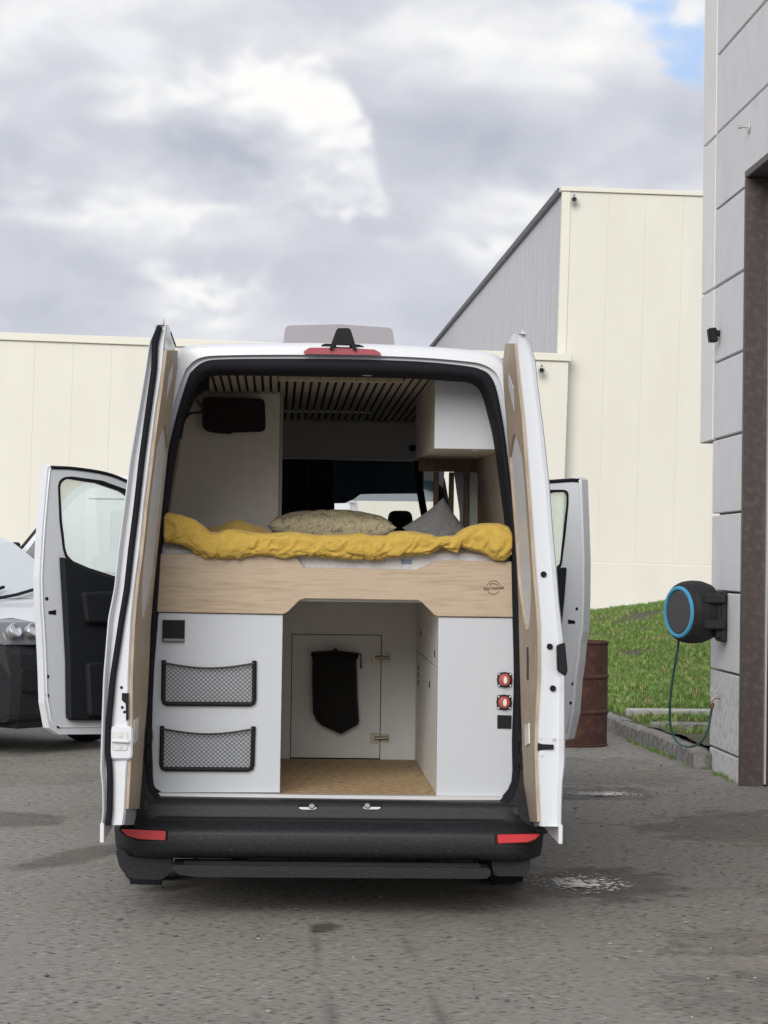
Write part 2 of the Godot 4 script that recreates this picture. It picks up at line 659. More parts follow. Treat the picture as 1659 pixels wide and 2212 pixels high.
	var oak := ramp_texture(fast(61, 0.022, 6), 1024, [[0.0, 0.31, 0.225, 0.15], [0.33, 0.40, 0.305, 0.21], [0.5, 0.44, 0.345, 0.245], [0.62, 0.46, 0.362, 0.26], [0.8, 0.43, 0.335, 0.238], [1.0, 0.49, 0.39, 0.285]], fast(62, 0.004, 3), 0.35)
	m = plain("oak", Color.WHITE, 0.5)
	m.albedo_texture = oak
	planar(m, Vector3(0.22, 2.6, 0.22))
	m = plain("liner_wood", Color.WHITE, 0.6)
	m.albedo_texture = ramp_texture(fast(64, 0.02, 5), 512, [[0.0, 0.29, 0.225, 0.155], [0.5, 0.40, 0.32, 0.235], [1.0, 0.48, 0.40, 0.30]])
	planar(m, Vector3(3.0, 0.5, 3.0))
	m = plain("slat_wood", Color.WHITE, 0.65)
	m.albedo_texture = ramp_texture(fast(65, 0.03, 4), 256, [[0.0, 0.30, 0.265, 0.22], [1.0, 0.42, 0.375, 0.315]])
	planar(m, Vector3(6.0, 6.0, 0.7))
	m = plain("dark_wood", Color.WHITE, 0.6)
	m.albedo_texture = ramp_texture(fast(66, 0.03, 4), 256, [[0.0, 0.13, 0.085, 0.05], [1.0, 0.24, 0.165, 0.105]])
	planar(m, Vector3(5.0, 0.7, 5.0))
	m = plain("floor_board", Color.WHITE, 0.7)
	m.albedo_texture = ramp_texture(fast(67, 0.03, 6), 512, [[0.0, 0.24, 0.155, 0.075], [0.45, 0.40, 0.275, 0.15], [0.7, 0.47, 0.34, 0.20], [1.0, 0.56, 0.43, 0.28]])
	planar(m, Vector3(1.2, 1.2, 1.2))
	plain("logo_print", lin(0.10, 0.072, 0.045), 0.7)
	plain("net_cord", lin(0.03, 0.03, 0.033), 0.7)
	plain("silver_lining", lin(0.55, 0.56, 0.58), 0.3, 0.6)
	m = plain("screen", lin(0.026, 0.021, 0.023), 0.55)
	m.metallic_specular = 0.15
	plain("sticker", lin(0.70, 0.68, 0.62), 0.35)
	plain("blue_print", lin(0.20, 0.24, 0.36), 0.6)
	# cloth
	m = plain("yellow_cloth", Color.WHITE, 0.85)
	m.albedo_texture = ramp_texture(fast(71, 0.03, 5), 512, [[0.0, 0.46, 0.295, 0.045], [0.5, 0.50, 0.33, 0.058], [1.0, 0.54, 0.37, 0.08]])
	planar(m, Vector3(2, 2, 2))
	m.rim_enabled = true
	m.rim = 0.3
	relief(m, grey_texture(fast(72, 0.02, 5), 512), 0.35)
	m = plain("grey_cloth", Color.WHITE, 0.9)
	m.albedo_texture = ramp_texture(fast(73, 0.06, 4), 256, [[0.0, 0.27, 0.272, 0.27], [1.0, 0.35, 0.352, 0.35]])
	planar(m, Vector3(3, 3, 3))
	m = plain("mattress_cloth", lin(0.62, 0.62, 0.64), 0.85)
	relief(m, grey_texture(fast(74, 0.03, 5), 256), 0.6)
	planar(m, Vector3(3, 3, 3))
	m = plain("pillow_print", Color.WHITE, 0.85)
	var swirl := fast(75, 0.028, 2)
	swirl.domain_warp_enabled = true
	swirl.domain_warp_amplitude = 40.0
	swirl.domain_warp_frequency = 0.02
	m.albedo_texture = ramp_texture(swirl, 512, [[0.0, 0.24, 0.22, 0.17], [0.28, 0.36, 0.31, 0.205], [0.36, 0.76, 0.655, 0.42], [0.44, 0.44, 0.37, 0.21], [0.52, 0.78, 0.68, 0.45], [0.6, 0.42, 0.345, 0.20], [0.7, 0.80, 0.71, 0.50], [0.8, 0.32, 0.295, 0.235], [1.0, 0.68, 0.585, 0.40]])
	planar(m, Vector3(1.5, 1.5, 1.5))
	m = plain("black_cloth", lin(0.009, 0.0095, 0.0115), 0.95)
	plain("curtain_cloth", lin(0.055, 0.07, 0.088), 0.95)
	# yard
	m = plain("rust", Color.WHITE, 0.85)
	m.albedo_texture = ramp_texture(fast(81, 0.018, 6), 512, [[0.0, 0.04, 0.019, 0.015], [0.42, 0.062, 0.025, 0.019], [0.62, 0.078, 0.031, 0.021], [0.85, 0.105, 0.045, 0.025], [1.0, 0.20, 0.105, 0.045]])
	planar(m, Vector3(1.3, 0.8, 1.3))
	relief(m, grain, 0.4)
	m = plain("reel_plastic", lin(0.024, 0.024, 0.026), 0.6)
	m.metallic_specular = 0.3
	plain("reel_face", lin(0.052, 0.052, 0.054), 0.6)
	plain("reel_blue", lin(0.055, 0.30, 0.50), 0.4)
	plain("coupling_red", lin(0.16, 0.06, 0.05), 0.5)
	plain("lamp_body", lin(0.16, 0.17, 0.185), 0.08)
	plain("lamp_chrome", lin(0.7, 0.71, 0.74), 0.38, 1.0)
	plain("hose_green", lin(0.03, 0.095, 0.085), 0.45)
	m = plain("earth", Color.WHITE, 0.95)
	m.albedo_texture = ramp_texture(fast(83, 0.03, 6), 512, [[0.0, 0.03, 0.035, 0.015], [0.5, 0.06, 0.065, 0.025], [0.75, 0.11, 0.09, 0.05], [1.0, 0.17, 0.14, 0.09]])
	planar(m, Vector3(0.8, 0.8, 0.8))
	m = plain("grass_blade", Color.WHITE, 0.75)
	m.vertex_color_use_as_albedo = true
	m.backlight_enabled = true
	m.backlight = Color(0.25, 0.3, 0.1)
	m = plain("pebble", Color.WHITE, 0.9)
	m.vertex_color_use_as_albedo = true


# ---------------------------------------------------------------- ground
# worn places in the asphalt: centre x, z, half-lengths, turn, strength (below zero darker), roughness of outline
var patches := [
	[-1.72, -15.7, 0.52, 0.46, 0.1, -0.46, 0.14], [-1.06, -14.0, 0.17, 0.66, 0.38, -0.46, 0.14], [0.23, -11.52, 0.07, 0.17, 0.2, -0.72, 0.25],
	[1.62, -13.1, 0.50, 0.62, 0.0, -0.45, 0.35], [2.2, -17.7, 0.55, 0.55, 0.1, -0.35, 0.4], [2.9, -15.6, 0.7, 1.0, 0.2, -0.36, 0.5], [2.05, -11.2, 0.34, 0.5, 0.3, -0.26, 0.5],
	[2.75, -12.9, 0.5, 0.3, 0.0, -0.24, 0.5], [1.9, -9.9, 0.5, 0.6, 0.2, -0.22, 0.5], [1.1, -17.6, 0.9, 0.9, 0.0, -0.25, 0.5], [2.4, -19.2, 0.8, 1.3, 0.1, -0.25, 0.5],
	[-2.0, -18.8, 1.2, 1.2, 0.1, -0.22, 0.5], [-1.2, -10.6, 0.8, 1.2, 0.3, 0.12, 0.6], [0.9, -10.1, 0.5, 0.8, -0.4, 0.10, 0.6], [2.35, -10.6, 0.9, 0.5, 0.2, -0.15, 0.6], [2.3, -17.0, 0.5, 0.18, 0.1, 0.5, 0.5],
]
var pools := [[1.55, -13.05, 0.30, 0.42], [2.2, -17.6, 0.34, 0.26]]


func patch_tint(x: float, z: float) -> Color:
	var n := noise.get_noise_2d(x * 60.0, z * 60.0)
	var n2 := fine.get_noise_2d(x * 70.0 + 300.0, z * 70.0)
	var n3 := fine.get_noise_2d(x * 260.0, z * 260.0 + 70.0)
	var v := 1.06 + 0.22 * n + 0.14 * n2 + 0.10 * n3
	for p in patches:
		var dx: float = x - p[0]
		var dz: float = z - p[1]
		if absf(dx) > 3.0 or absf(dz) > 3.0:
			continue
		var c := cos(p[4])
		var s := sin(p[4])
		var d: float = sqrt(pow((dx * c + dz * s) / p[2], 2.0) + pow((dz * c - dx * s) / p[3], 2.0)) + p[6] * (n2 + 0.6 * n + 0.5 * n3)
		v *= 1.0 + p[5] * (1.0 - smoothstep(0.80, 1.08, d))
	# the filled trench behind the van: a strip of paler asphalt with tarred edges
	if z > -11.7:
		var t := (z + 11.2) / 2.0
		var l := lerpf(0.196, 0.224, t) + 0.012 * n2
		var r := lerpf(0.59, 0.616, t) + 0.014 * n2
		var on := smoothstep(-11.7, -11.0, z + 0.2 * n3)
		if x > l and x < r:
			v *= 1.0 + 0.20 * on
		v *= 1.0 - 0.46 * on * (exp(-pow((x - l) / 0.02, 2.0)) + exp(-pow((x - r) / 0.024, 2.0)))
	var warm := clampf(0.5 + 1.1 * n + 0.6 * n2, 0.0, 1.0)
	return Color(1.0, 0.995, 0.985).lerp(Color(1.03, 0.985, 0.90), warm) * clampf(v, 0.22, 1.6)


func pool_depth(x: float, z: float) -> float:
	var most := 0.0
	for p in pools:
		var d: float = sqrt(pow((x - p[0]) / p[2], 2.0) + pow((z - p[1]) / p[3], 2.0)) + 0.5 * fine.get_noise_2d(x * 60.0, z * 60.0 + 9.0)
		most = maxf(most, 1.0 - smoothstep(0.55, 1.15, d))
	return most


func build_ground() -> void:
	var xs := [-400.0, -120.0, -40.0, -20.0, -12.0, -8.0, -6.0]
	var x := -4.6
	while x < 4.6:
		xs.append(x)
		x += 0.036
	xs.append_array([6.0, 8.0, 12.0, 20.0, 40.0, 120.0, 400.0])
	var zs := [60.0, 20.0, 5.0, 0.0, -4.0, -7.0]
	var z := -8.6
	while z > -23.0:
		zs.append(z)
		z -= 0.052
	zs.append_array([-24.0, -25.0, -27.0, -30.0, -35.0, -42.0, -50.0, -60.0, -90.0, -150.0, -400.0])
	var arrays := []
	arrays.resize(Mesh.ARRAY_MAX)
	var v := PackedVector3Array()
	var nrm := PackedVector3Array()
	var col := PackedColorArray()
	var idx := PackedInt32Array()
	for zz in zs:
		for xx in xs:
			var near: bool = absf(xx) < 4.7 and zz < -8.5 and zz > -23.2
			var y := 0.0
			if near:
				y = 0.0012 * fine.get_noise_2d(xx * 300.0, zz * 300.0) + 0.006 * noise.get_noise_2d(xx * 70.0, zz * 70.0) - 0.009 * pool_depth(xx, zz)
			v.append(Vector3(xx, y, zz))
			nrm.append(Vector3.UP)
			col.append(patch_tint(xx, zz))
	var n := xs.size()
	for j in zs.size() - 1:
		for i in n - 1:
			var a := j * n + i
			idx.append_array([a, a + n, a + 1, a + 1, a + n, a + n + 1])
	arrays[Mesh.ARRAY_VERTEX] = v
	arrays[Mesh.ARRAY_NORMAL] = nrm
	arrays[Mesh.ARRAY_COLOR] = col
	arrays[Mesh.ARRAY_INDEX] = idx
	var st := SurfaceTool.new()
	var am := ArrayMesh.new()
	am.add_surface_from_arrays(Mesh.PRIMITIVE_TRIANGLES, arrays)
	st.create_from(am, 0)
	st.generate_normals()
	var o := part_of("ground", st.commit(), "asphalt", self)
	o.set_meta("kind", "structure")
	# thin water standing between the stones: many small films, closer together towards the middle of each pool
	var wet := RandomNumberGenerator.new()
	wet.seed = 8
	for p in pools:
		var s := Shape.new()
		for n_ in 1700:
			var a := wet.randf() * TAU
			var q := pow(wet.randf(), 0.75) * 1.25
			var c := Vector3(cos(a) * q * p[2], 0, sin(a) * q * p[3])
			if wet.randf() < 0.25 + 0.7 * q or fine.get_noise_2d((c.x + p[0]) * 50.0, (c.z + p[1]) * 30.0) < -0.30:
				continue
			var r := wet.randf_range(0.003, 0.0085) * maxf(0.7, 2.1 - 1.4 * q)
			c.y = wet.randf_range(0.0, 0.002)
			var pts := []
			for k in 6:
				pts.append(c + Vector3(cos(TAU * k / 6.0) * r * wet.randf_range(0.8, 2.0), 0, sin(TAU * k / 6.0) * r * wet.randf_range(0.8, 1.8)))
			for k in 6:
				s.tri(c, pts[(k + 1) % 6], pts[k])
		var w := part_of("puddle", s.mesh(), "puddle_water", self)
		w.name = numbered("puddle")
		w.position = Vector3(p[0], 0.0045, p[1])
		w.set_meta("kind", "structure")
	# loose stones and crumbs of asphalt
	var stone := Shape.new()
	stone.smooth()
	var ring_pts := []
	for k in 6:
		ring_pts.append(Vector3(cos(TAU * k / 6.0), 0.0, sin(TAU * k / 6.0)))
	for k in 6:
		stone.tri(ring_pts[(k + 1) % 6], ring_pts[k], Vector3(0.1, 0.55, 0))
		stone.tri(ring_pts[k], ring_pts[(k + 1) % 6], Vector3(0, -0.4, 0))
	var mm := MultiMesh.new()
	mm.transform_format = MultiMesh.TRANSFORM_3D
	mm.use_colors = true
	mm.mesh = stone.mesh()
	mm.instance_count = 900
	var rng := RandomNumberGenerator.new()
	rng.seed = 4
	for i in 900:
		var zz := -9.0 - 13.0 * pow(rng.randf(), 1.2)
		var xx := rng.randf_range(-2.2, 3.1)
		if rng.randf() < 0.4:
			xx = rng.randf_range(1.3, 3.1)
		var r := 0.003 + 0.009 * pow(rng.randf(), 3.0)
		mm.set_instance_transform(i, Transform3D(Basis(Vector3.UP, rng.randf() * TAU).scaled(Vector3(r * rng.randf_range(0.8, 1.8), r, r)), Vector3(xx, 0.003, zz)))
		var g := 0.08 + 0.28 * pow(rng.randf(), 2.5)
		mm.set_instance_color(i, Color(g, g * 0.97, g * 0.9))
	var mi := MultiMeshInstance3D.new()
	mi.name = "loose_grit"
	mi.multimesh = mm
	mi.material_override = M.pebble
	add_child(mi)
	tag(mi, "loose grit and small stones scattered on the asphalt yard", "grit", "", "stuff")


# ---------------------------------------------------------------- far halls
func build_warehouses() -> void:
	# low cream hall across the whole width behind the van
	var low := thing("low_warehouse", "long low cream panelled hall running behind the white van", "warehouse", Vector3(6.6, 0, -60), 0.0)
	low.rotation.z = deg_to_rad(-1.2)
	var h := 5.86
	var base := Shape.new()
	base.box(Vector3(-42, -1.0, -40), Vector3(-0.006, h - 0.1, -0.006))
	part("wall", base, "joint_cream", low)
	var pw := 0.885
	var panel := Shape.new().box(Vector3(-pw + 0.0025, 1.15, -0.0055), Vector3(-0.0025, h - 0.02, 0), 0.002).mesh()
	var plinth := Shape.new().box(Vector3(-pw * 4 + 0.007, -1.0, -0.0055), Vector3(-0.007, 1.12, 0.02), 0.01).mesh()
	for i in 47:
		part_of("panel", panel, "cream_panel", low).position.x = -i * pw
		if i % 4 == 0:
			part_of("plinth_panel", plinth, "cream_panel", low).position.x = -i * pw
	var coping := Shape.new()
	coping.box(Vector3(-42, h - 0.015, -0.3), Vector3(0.06, h + 0.16, 0.07), 0.01)
	part("coping", coping, "cream_trim", low)
	part("roof", Shape.new().box(Vector3(-42, h - 0.3, -40), Vector3(-0.05, h - 0.05, -0.32)), "grey_cladding", low)
	# tall hall with a grey flank
	var tall := thing("tall_warehouse", "tall cream panelled hall with a long grey side wall, right of the van", "warehouse", Vector3(6.42, 0, -60.5), 0.0)
	tall.rotation.z = deg_to_rad(-1.0)
	var ht := 9.9
	part("wall", Shape.new().box(Vector3(0.12, -1, -64), Vector3(24, ht - 0.1, -0.006)), "joint_cream", tall)
	var tp := Shape.new().box(Vector3(0.0025, 1.2, -0.0055), Vector3(pw - 0.0025, ht - 0.02, 0), 0.002).mesh()
	var tpl := Shape.new().box(Vector3(0.007, -1.0, -0.0055), Vector3(pw * 5 - 0.007, 1.17, 0.02), 0.01).mesh()
	for i in 26:
		part_of("panel", tp, "cream_panel", tall).position.x = 0.2 + i * pw
		if i % 5 == 0:
			part_of("plinth_panel", tpl, "cream_panel", tall).position.x = 0.2 + i * pw
	part("corner_trim", Shape.new().box(Vector3(-0.02, -1, -0.2), Vector3(0.19, ht - 0.02, 0.02), 0.01), "cream_trim", tall)
	part("coping", Shape.new().box(Vector3(-0.06, ht - 0.015, -0.3), Vector3(24, ht + 0.09, 0.06), 0.01), "cream_trim", tall)
	part("eaves", Shape.new().box(Vector3(-0.10, ht - 0.06, -64), Vector3(0.2, ht + 0.1, -0.31), 0.01), "dark_flashing", tall)
	var side := Shape.new().box(Vector3(0, -1, -1.18), Vector3(0.11, ht - 0.07, -0.01), 0.006).mesh()
	for i in 53:
		part_of("side_panel", side, "grey_cladding", tall).position.z = -0.21 - i * 1.2
	part("roof", Shape.new().box(Vector3(0.2, ht - 0.3, -64), Vector3(24, ht - 0.06, -0.31)), "grey_cladding", tall)
	var spots := [[Vector3(6.8264, 9.7487, -60.45), "small floodlight high under the roof edge of the tall cream hall"], [Vector3(6.0603, 5.6923, -59.9), "small floodlight below the coping of the low cream hall"]]
	for sp in spots:
		var lamp := thing("floodlight", sp[1], "floodlight", sp[0], 0.0, "floodlights on the cream halls")
		part("housing", Shape.new().at(Transform3D(Basis(Vector3.RIGHT, 0.5), Vector3.ZERO)).box(Vector3(-0.075, -0.07, 0.10), Vector3(0.075, 0.07, 0.24), 0.02), "zinc", lamp)
		part("lens", Shape.new().prism(disc(Vector2(0, -0.08), 0.055, 0.05, 12), 0.22, 0.235), "dark_glass", lamp)
		part("arm", Shape.new().tube([Vector3(0.03, 0.05, -0.1), Vector3(0.02, 0.04, 0.05), Vector3(0, 0.0, 0.14)], 0.018, 6), "dark_flashing", lamp)


# ---------------------------------------------------------------- near workshop on the right
func build_workshop() -> void:
	var wx := 3.335
	var b := thing("workshop_building", "grey panelled workshop wall with tall brown door frame at right edge", "building", Vector3(wx, 0, -19.7))
	b.rotation.x = deg_to_rad(-0.6)
	var z_far := -0.02
	var z_door := 1.39
	var z_door2 := 7.6
	var z_near := 12.0
	var door_top := 4.335 
	var seams := [0.1701, 0.7626, 1.3563, 1.9427, 2.5162, 3.1067, 3.6895, 4.2895, 4.8747, 5.4807]
	var ys := [-0.3]
	ys.append_array(seams)
	while ys.back() < 8.5:
		ys.append(ys.back() + 0.6)
	# core behind the panels
	part("wall", Shape.new().box(Vector3(0.06, -0.3, -0.018), Vector3(0.25, door_top + 0.05, z_door - 0.08)).box(Vector3(0.06, door_top + 0.0575, -0.018), Vector3(0.25, 9.0, z_near - 0.01)).box(Vector3(0.06, -0.3, z_door2 + 0.08), Vector3(0.25, door_top + 0.05, z_near - 0.01)), "joint_dark", b)
	part("end_wall", Shape.new().box(Vector3(0.251, -0.3, 0.0), Vector3(9.0, 9.0, 0.25)), "wall_panel", b)
	part("roof", Shape.new().box(Vector3(0.0, 9.001, 0.0), Vector3(9.0, 9.2, z_near)), "dark_flashing", b)
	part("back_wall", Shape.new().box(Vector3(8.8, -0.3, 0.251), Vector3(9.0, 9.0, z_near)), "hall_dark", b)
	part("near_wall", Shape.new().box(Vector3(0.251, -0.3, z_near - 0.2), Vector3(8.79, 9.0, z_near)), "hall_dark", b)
	for i in ys.size() - 1:
		var y0: float = ys[i] + 0.009
		var y1: float = ys[i + 1] - 0.009
		var mat := "dirty_wall_base" if i < 2 else "wall_panel"
		if y0 < door_top - 0.02:
			var s := Shape.new()
			var over := y1 > door_top + 0.06
			s.box(Vector3(0, y0, z_far), Vector3(0.09, door_top + 0.0565 if over else y1, z_door - 0.076), 0.0 if over else 0.006)
			if over:
				s.box(Vector3(0, door_top + 0.0566, z_far), Vector3(0.09, y1, z_near), 0.0)
			part("panel", s, mat, b)
			part("panel", Shape.new().box(Vector3(0, y0, z_door2 + 0.077), Vector3(0.09, door_top + 0.0565 if over else y1, z_near), 0.0 if over else 0.006), mat, b)
		else:
			part("panel", Shape.new().box(Vector3(0, y0, z_far), Vector3(0.09, y1, z_near), 0.006), mat, b)
	# cladding that hangs past the corner above head height
	var hang := [2.513, 3.6942, 4.8751, 9.0]
	for i in 3:
		part("corner_cladding", Shape.new().box(Vector3(0.004, hang[i] + 0.006, -0.66), Vector3(0.3, hang[i + 1] - 0.006, -0.075), 0.008), "cladding_cream", b)
	part("corner_gap", Shape.new().box(Vector3(0.03, hang[0], -0.074), Vector3(0.2, 9.0, -0.021)), "joint_dark", b)
	# door frame and what stands in the opening
	part("door_frame", Shape.new().box(Vector3(-0.018, -0.02, z_door - 0.075), Vector3(0.19, door_top, z_door), 0.006), "brown_steel", b, "brown painted steel door post")
	part("door_lintel", Shape.new().box(Vector3(-0.018, door_top + 0.001, z_door - 0.075), Vector3(0.19, door_top + 0.055, z_door2 + 0.05), 0.006), "brown_steel", b)
	part("door_frame", Shape.new().box(Vector3(-0.018, -0.02, z_door2), Vector3(0.19, door_top, z_door2 + 0.075), 0.006), "brown_steel", b)
	part("door_track", Shape.new().box(Vector3(0.145, 0.0, z_door + 0.001), Vector3(0.16, door_top - 0.01, z_door + 0.05), 0.002), "zinc", b)
	part("hall_floor", Shape.new().box(Vector3(0.1, -0.3, 0.3), Vector3(8.7, -0.06, z_near)), "concrete", b)
	part("foundation_block", Shape.new().box(Vector3(-0.14, -0.2, -0.16), Vector3(-0.003, 0.13, 0.10), 0.02), "concrete", b)
	# things on the wall
	var p := Vector3(3.3, 3.312, -19.4992)
	var lamp := thing("security_light", "small black security light on the corner of the grey wall", "wall lamp", p)
	part("housing", Shape.new().at(Transform3D(Basis(Vector3.BACK, 0.15), Vector3.ZERO)).box(Vector3(-0.055, -0.06, -0.05), Vector3(0.01, 0.05, 0.05), 0.012), "black_plastic", lamp)
	part("bracket", Shape.new().box(Vector3(0.005, -0.015, -0.02), Vector3(0.045, 0.03, 0.02), 0.005), "black_plastic", lamp)
	part("lens", Shape.new().box(Vector3(-0.05, -0.066, -0.04), Vector3(0.0, -0.058, 0.04), 0.002), "dark_glass", lamp)
	p = Vector3(3.335, 4.7089, -18.3607)
	var spike := thing("wall_bolt", "steel threaded rod with round plate sticking out above the brown door frame", "bolt", p)
	part("plate", Shape.new().at(Transform3D(Basis(Vector3.BACK, -PI / 2), Vector3(-0.004, 0, 0))).lathe([Vector2(0, -0.002), Vector2(0.045, -0.002), Vector2(0.045, -0.010), Vector2(0, -0.014)], 16), "zinc", spike)
	part("rod", Shape.new().tube([Vector3(0.0, 0, 0), Vector3(-0.085, 0, 0)], 0.007, 8), "steel", spike)
	part("nut", Shape.new().tube([Vector3(-0.062, 0, 0), Vector3(-0.080, 0, 0)], 0.014, 6), "steel", spike)


# ---------------------------------------------------------------- kerb, bank and grass
func kerb_x(z: float) -> float:
	return 3.23 + (z + 19.77) * 0.0608


func bank_height(x: float, z: float) -> float:
	var far := smoothstep(-24.0, -46.0, z)
	var h := 0.115 + 0.05 * smoothstep(-21.5, -26.0, z) + far * (0.14 + 0.16 * clampf(x - 5.2, -1.5, 6.0))
	h *= 1.0 - smoothstep(-45.0, -57.0, z)
	h += 0.05 * smoothstep(0.0, 0.5, noise.get_noise_2d(x * 16.0, z * 16.0)) + 0.02 * fine.get_noise_2d(x * 30.0, z * 30.0)
	if z > -22.3 and x > kerb_x(z) + 0.15:
		h -= 0.015 * smoothstep(-22.6, -22.2, z)
	return h


func build_bank() -> void:
	var kerb := Node3D.new()
	kerb.name = "kerb"
	kerb.set_meta("kind", "structure")
	add_child(kerb)
	var z := -19.85
	var i := 0
	while z > -52.0:
		var l := 1.0
		var a := Vector3(kerb_x(z), 0, z)
		var s := Shape.new().box(Vector3(0, -0.1, -l + 0.008), Vector3(0.14, 0.135 + 0.008 * sin(i * 2.3), -0.004), 0.018)
		var o := part("kerbstone", s, "concrete", kerb)
		o.position = a
		o.rotation.y = 0.0608 + 0.006 * sin(i * 1.7)
		z -= l
		i += 1
	var bank := Shape.new()
	var nz := 90
	var nx := 60
	bank.net(nx, nz, func(a: int, c: int) -> Vector3:
		var zz := -19.74 - pow(float(c) / nz, 1.6) * 39.5
		var x0 := kerb_x(zz) + 0.10
		var xx := x0 + pow(float(a) / nx, 1.7) * 26.0
		return Vector3(xx, bank_height(xx, zz), zz))
	structure("grass_bank", bank, "earth")
	# blades
	var tuft := Shape.new()
	var rng := RandomNumberGenerator.new()
	rng.seed = 17
	for k in 7:
		var a := rng.randf() * TAU
		var out := Vector3(cos(a), 0, sin(a))
		var side := Vector3(-sin(a), 0, cos(a)) * 0.05
		var b := out * rng.randf_range(0.0, 0.35)
		var h := rng.randf_range(0.55, 1.0)
		var mid := b + out * 0.14 + Vector3(0, h * 0.6, 0)
		var tip := b + out * rng.randf_range(0.25, 0.6) + Vector3(0, h, 0)
		tuft.quad(b - side, b + side, mid + side * 0.7, mid - side * 0.7)
		tuft.tri(mid - side * 0.7, mid + side * 0.7, tip)
	var spots := []
	for k in 38000:
		var zz := -20.6 - 29.0 * pow(rng.randf(), 1.05)
		var xx := absf(zz) * rng.randf_range(0.095, 0.215)
		if xx < kerb_x(zz) + 0.16 or (xx > 3.2 and zz > -19.9):
			continue
		var wild := noise.get_noise_2d(xx * 45.0, zz * 45.0)
		# bare earth in places and by the edging stones
		if wild < -0.32 or (zz > -22.4 and rng.randf() < 0.72):
			continue
		spots.append([xx, zz, wild])
	# weeds along the foot of the kerb and of the wall
	for k in 150:
		var zz := rng.randf_range(-24.0, -18.5)
		var xx := (kerb_x(zz) - 0.015 if zz < -19.9 else 3.315) - absf(rng.randfn(0.0, 0.02))
		if noise.get_noise_2d(xx * 20.0, zz * 90.0) > -0.05:
			spots.append([xx, zz, -9.0])
	var mm := MultiMesh.new()
	mm.transform_format = MultiMesh.TRANSFORM_3D
	mm.use_colors = true
	mm.mesh = tuft.mesh()
	mm.instance_count = spots.size()
	for k in spots.size():
		var q: Array = spots[k]
		var low: bool = q[2] < -5.0
		var h := rng.randf_range(0.038, 0.088) * (1.25 if q[2] > 0.25 else 0.6 if low else 1.0)
		mm.set_instance_transform(k, Transform3D(Basis(Vector3.UP, rng.randf() * TAU).scaled(Vector3(h * 1.25, h, h * 1.25)), Vector3(q[0], 0.0 if low else bank_height(q[0], q[1]) - 0.004, q[1])))
		var c := Color(0.12, 0.215, 0.04).lerp(Color(0.20, 0.32, 0.075), rng.randf())
		if not low and rng.randf() < 0.12 + 0.35 * clampf(-q[2] * 2.0, 0.0, 1.0):
			c = c.lerp(Color(0.38, 0.32, 0.16), rng.randf_range(0.4, 1.0))
		mm.set_instance_color(k, c)
	var mi := MultiMeshInstance3D.new()
	mi.name = "grass"
	mi.multimesh = mm
	mi.material_override = M.grass_blade
	add_child(mi)
	tag(mi, "short green grass covering the bank beside the workshop", "grass", "", "stuff")
	# concrete strips lying in the grass
	var a1 := Vector3(3.2053, 0.185, -23.3795)
	var s1 := Shape.new().box(Vector3(-0.02, -0.1, -0.06), Vector3(0.82, 0.02, 0.06), 0.012)
	var e1 := single("edging_stone", s1, "concrete_pale", "pale narrow concrete strip lying in the grass left of the wall", "edging", a1)
	e1.rotation.y = 0.03
	var a2 := Vector3(3.2035, 0.16, -21.9639)
	var s2 := Shape.new().box(Vector3(0.0, -0.16, -0.07), Vector3(0.72, 0.025, 0.07), 0.015)
	single("edging_stone", s2, "concrete", "grey concrete step edge meeting the workshop corner near the tap", "edging", a2)
	var a3 := Vector3(3.4226, 0.06, -21.0947)
	var s3 := Shape.new().at(Transform3D(Basis(Vector3.RIGHT, -PI / 2), Vector3.ZERO)).prism(rounded([Vector2(-0.14, -0.10), Vector2(0.12, -0.13), Vector2(0.16, 0.08), Vector2(-0.05, 0.13)], 0.04, 3), -0.04, 0.05, 0.012)
	single("stone_slab", s3, "concrete_pale", "broken pale concrete slab under the hose loop", "slab", a3)


# ---------------------------------------------------------------- the camper van (x from its middle, z = 0 at its rear face)
var door_left := [
	[0.702, -0.7998, 2.6563, -0.7566, 2.657, -0.7761, 2.7121],
	[0.74, -0.8319, 2.579, -0.7635, 2.5802, -0.7451, 2.6312],
	[0.8, -0.8482, 2.4577, -0.7718, 2.459, -0.7453, 2.5027],
	[0.89, -0.8757, 2.2757, -0.7973, 2.2769, -0.7702, 2.3095],
	[0.992, -0.9088, 2.0695, -0.8184, 2.0709, -0.7863, 2.0909],
	[1.088, -0.93, 1.8757, -0.8396, 1.877, -0.8046, 1.8851],
	[1.184, -0.9533, 1.6819, -0.8549, 1.6833, -0.8229, 1.6795],
	[1.271, -0.9688, 1.5065, -0.8764, 1.5077, -0.8394, 1.4932],
	[1.335, -0.9929, 1.3773, -0.8866, 1.3786, -0.8502, 1.3562],
	[1.463, -1.0102, 1.1194, -0.8948, 1.1208, -0.8568, 1.0826],
	[1.559, -1.0143, 0.9262, -0.892, 0.9275, -0.8655, 0.8773],
	[1.623, -1.0164, 0.7974, -0.8901, 0.7988, -0.8773, 0.7405],
	[1.664, -1.0172, 0.715, -0.8969, 0.7162, -0.8782, 0.6529],
	[1.7, -1.0081, 0.6427, -0.8998, 0.6437, -0.8834, 0.576],
	[1.752, -1.0046, 0.5381, -0.9043, 0.5391, -0.8903, 0.4649],
	[1.782, -1.0097, 0.4778, -0.9114, 0.4787, -0.8958, 0.4008]]
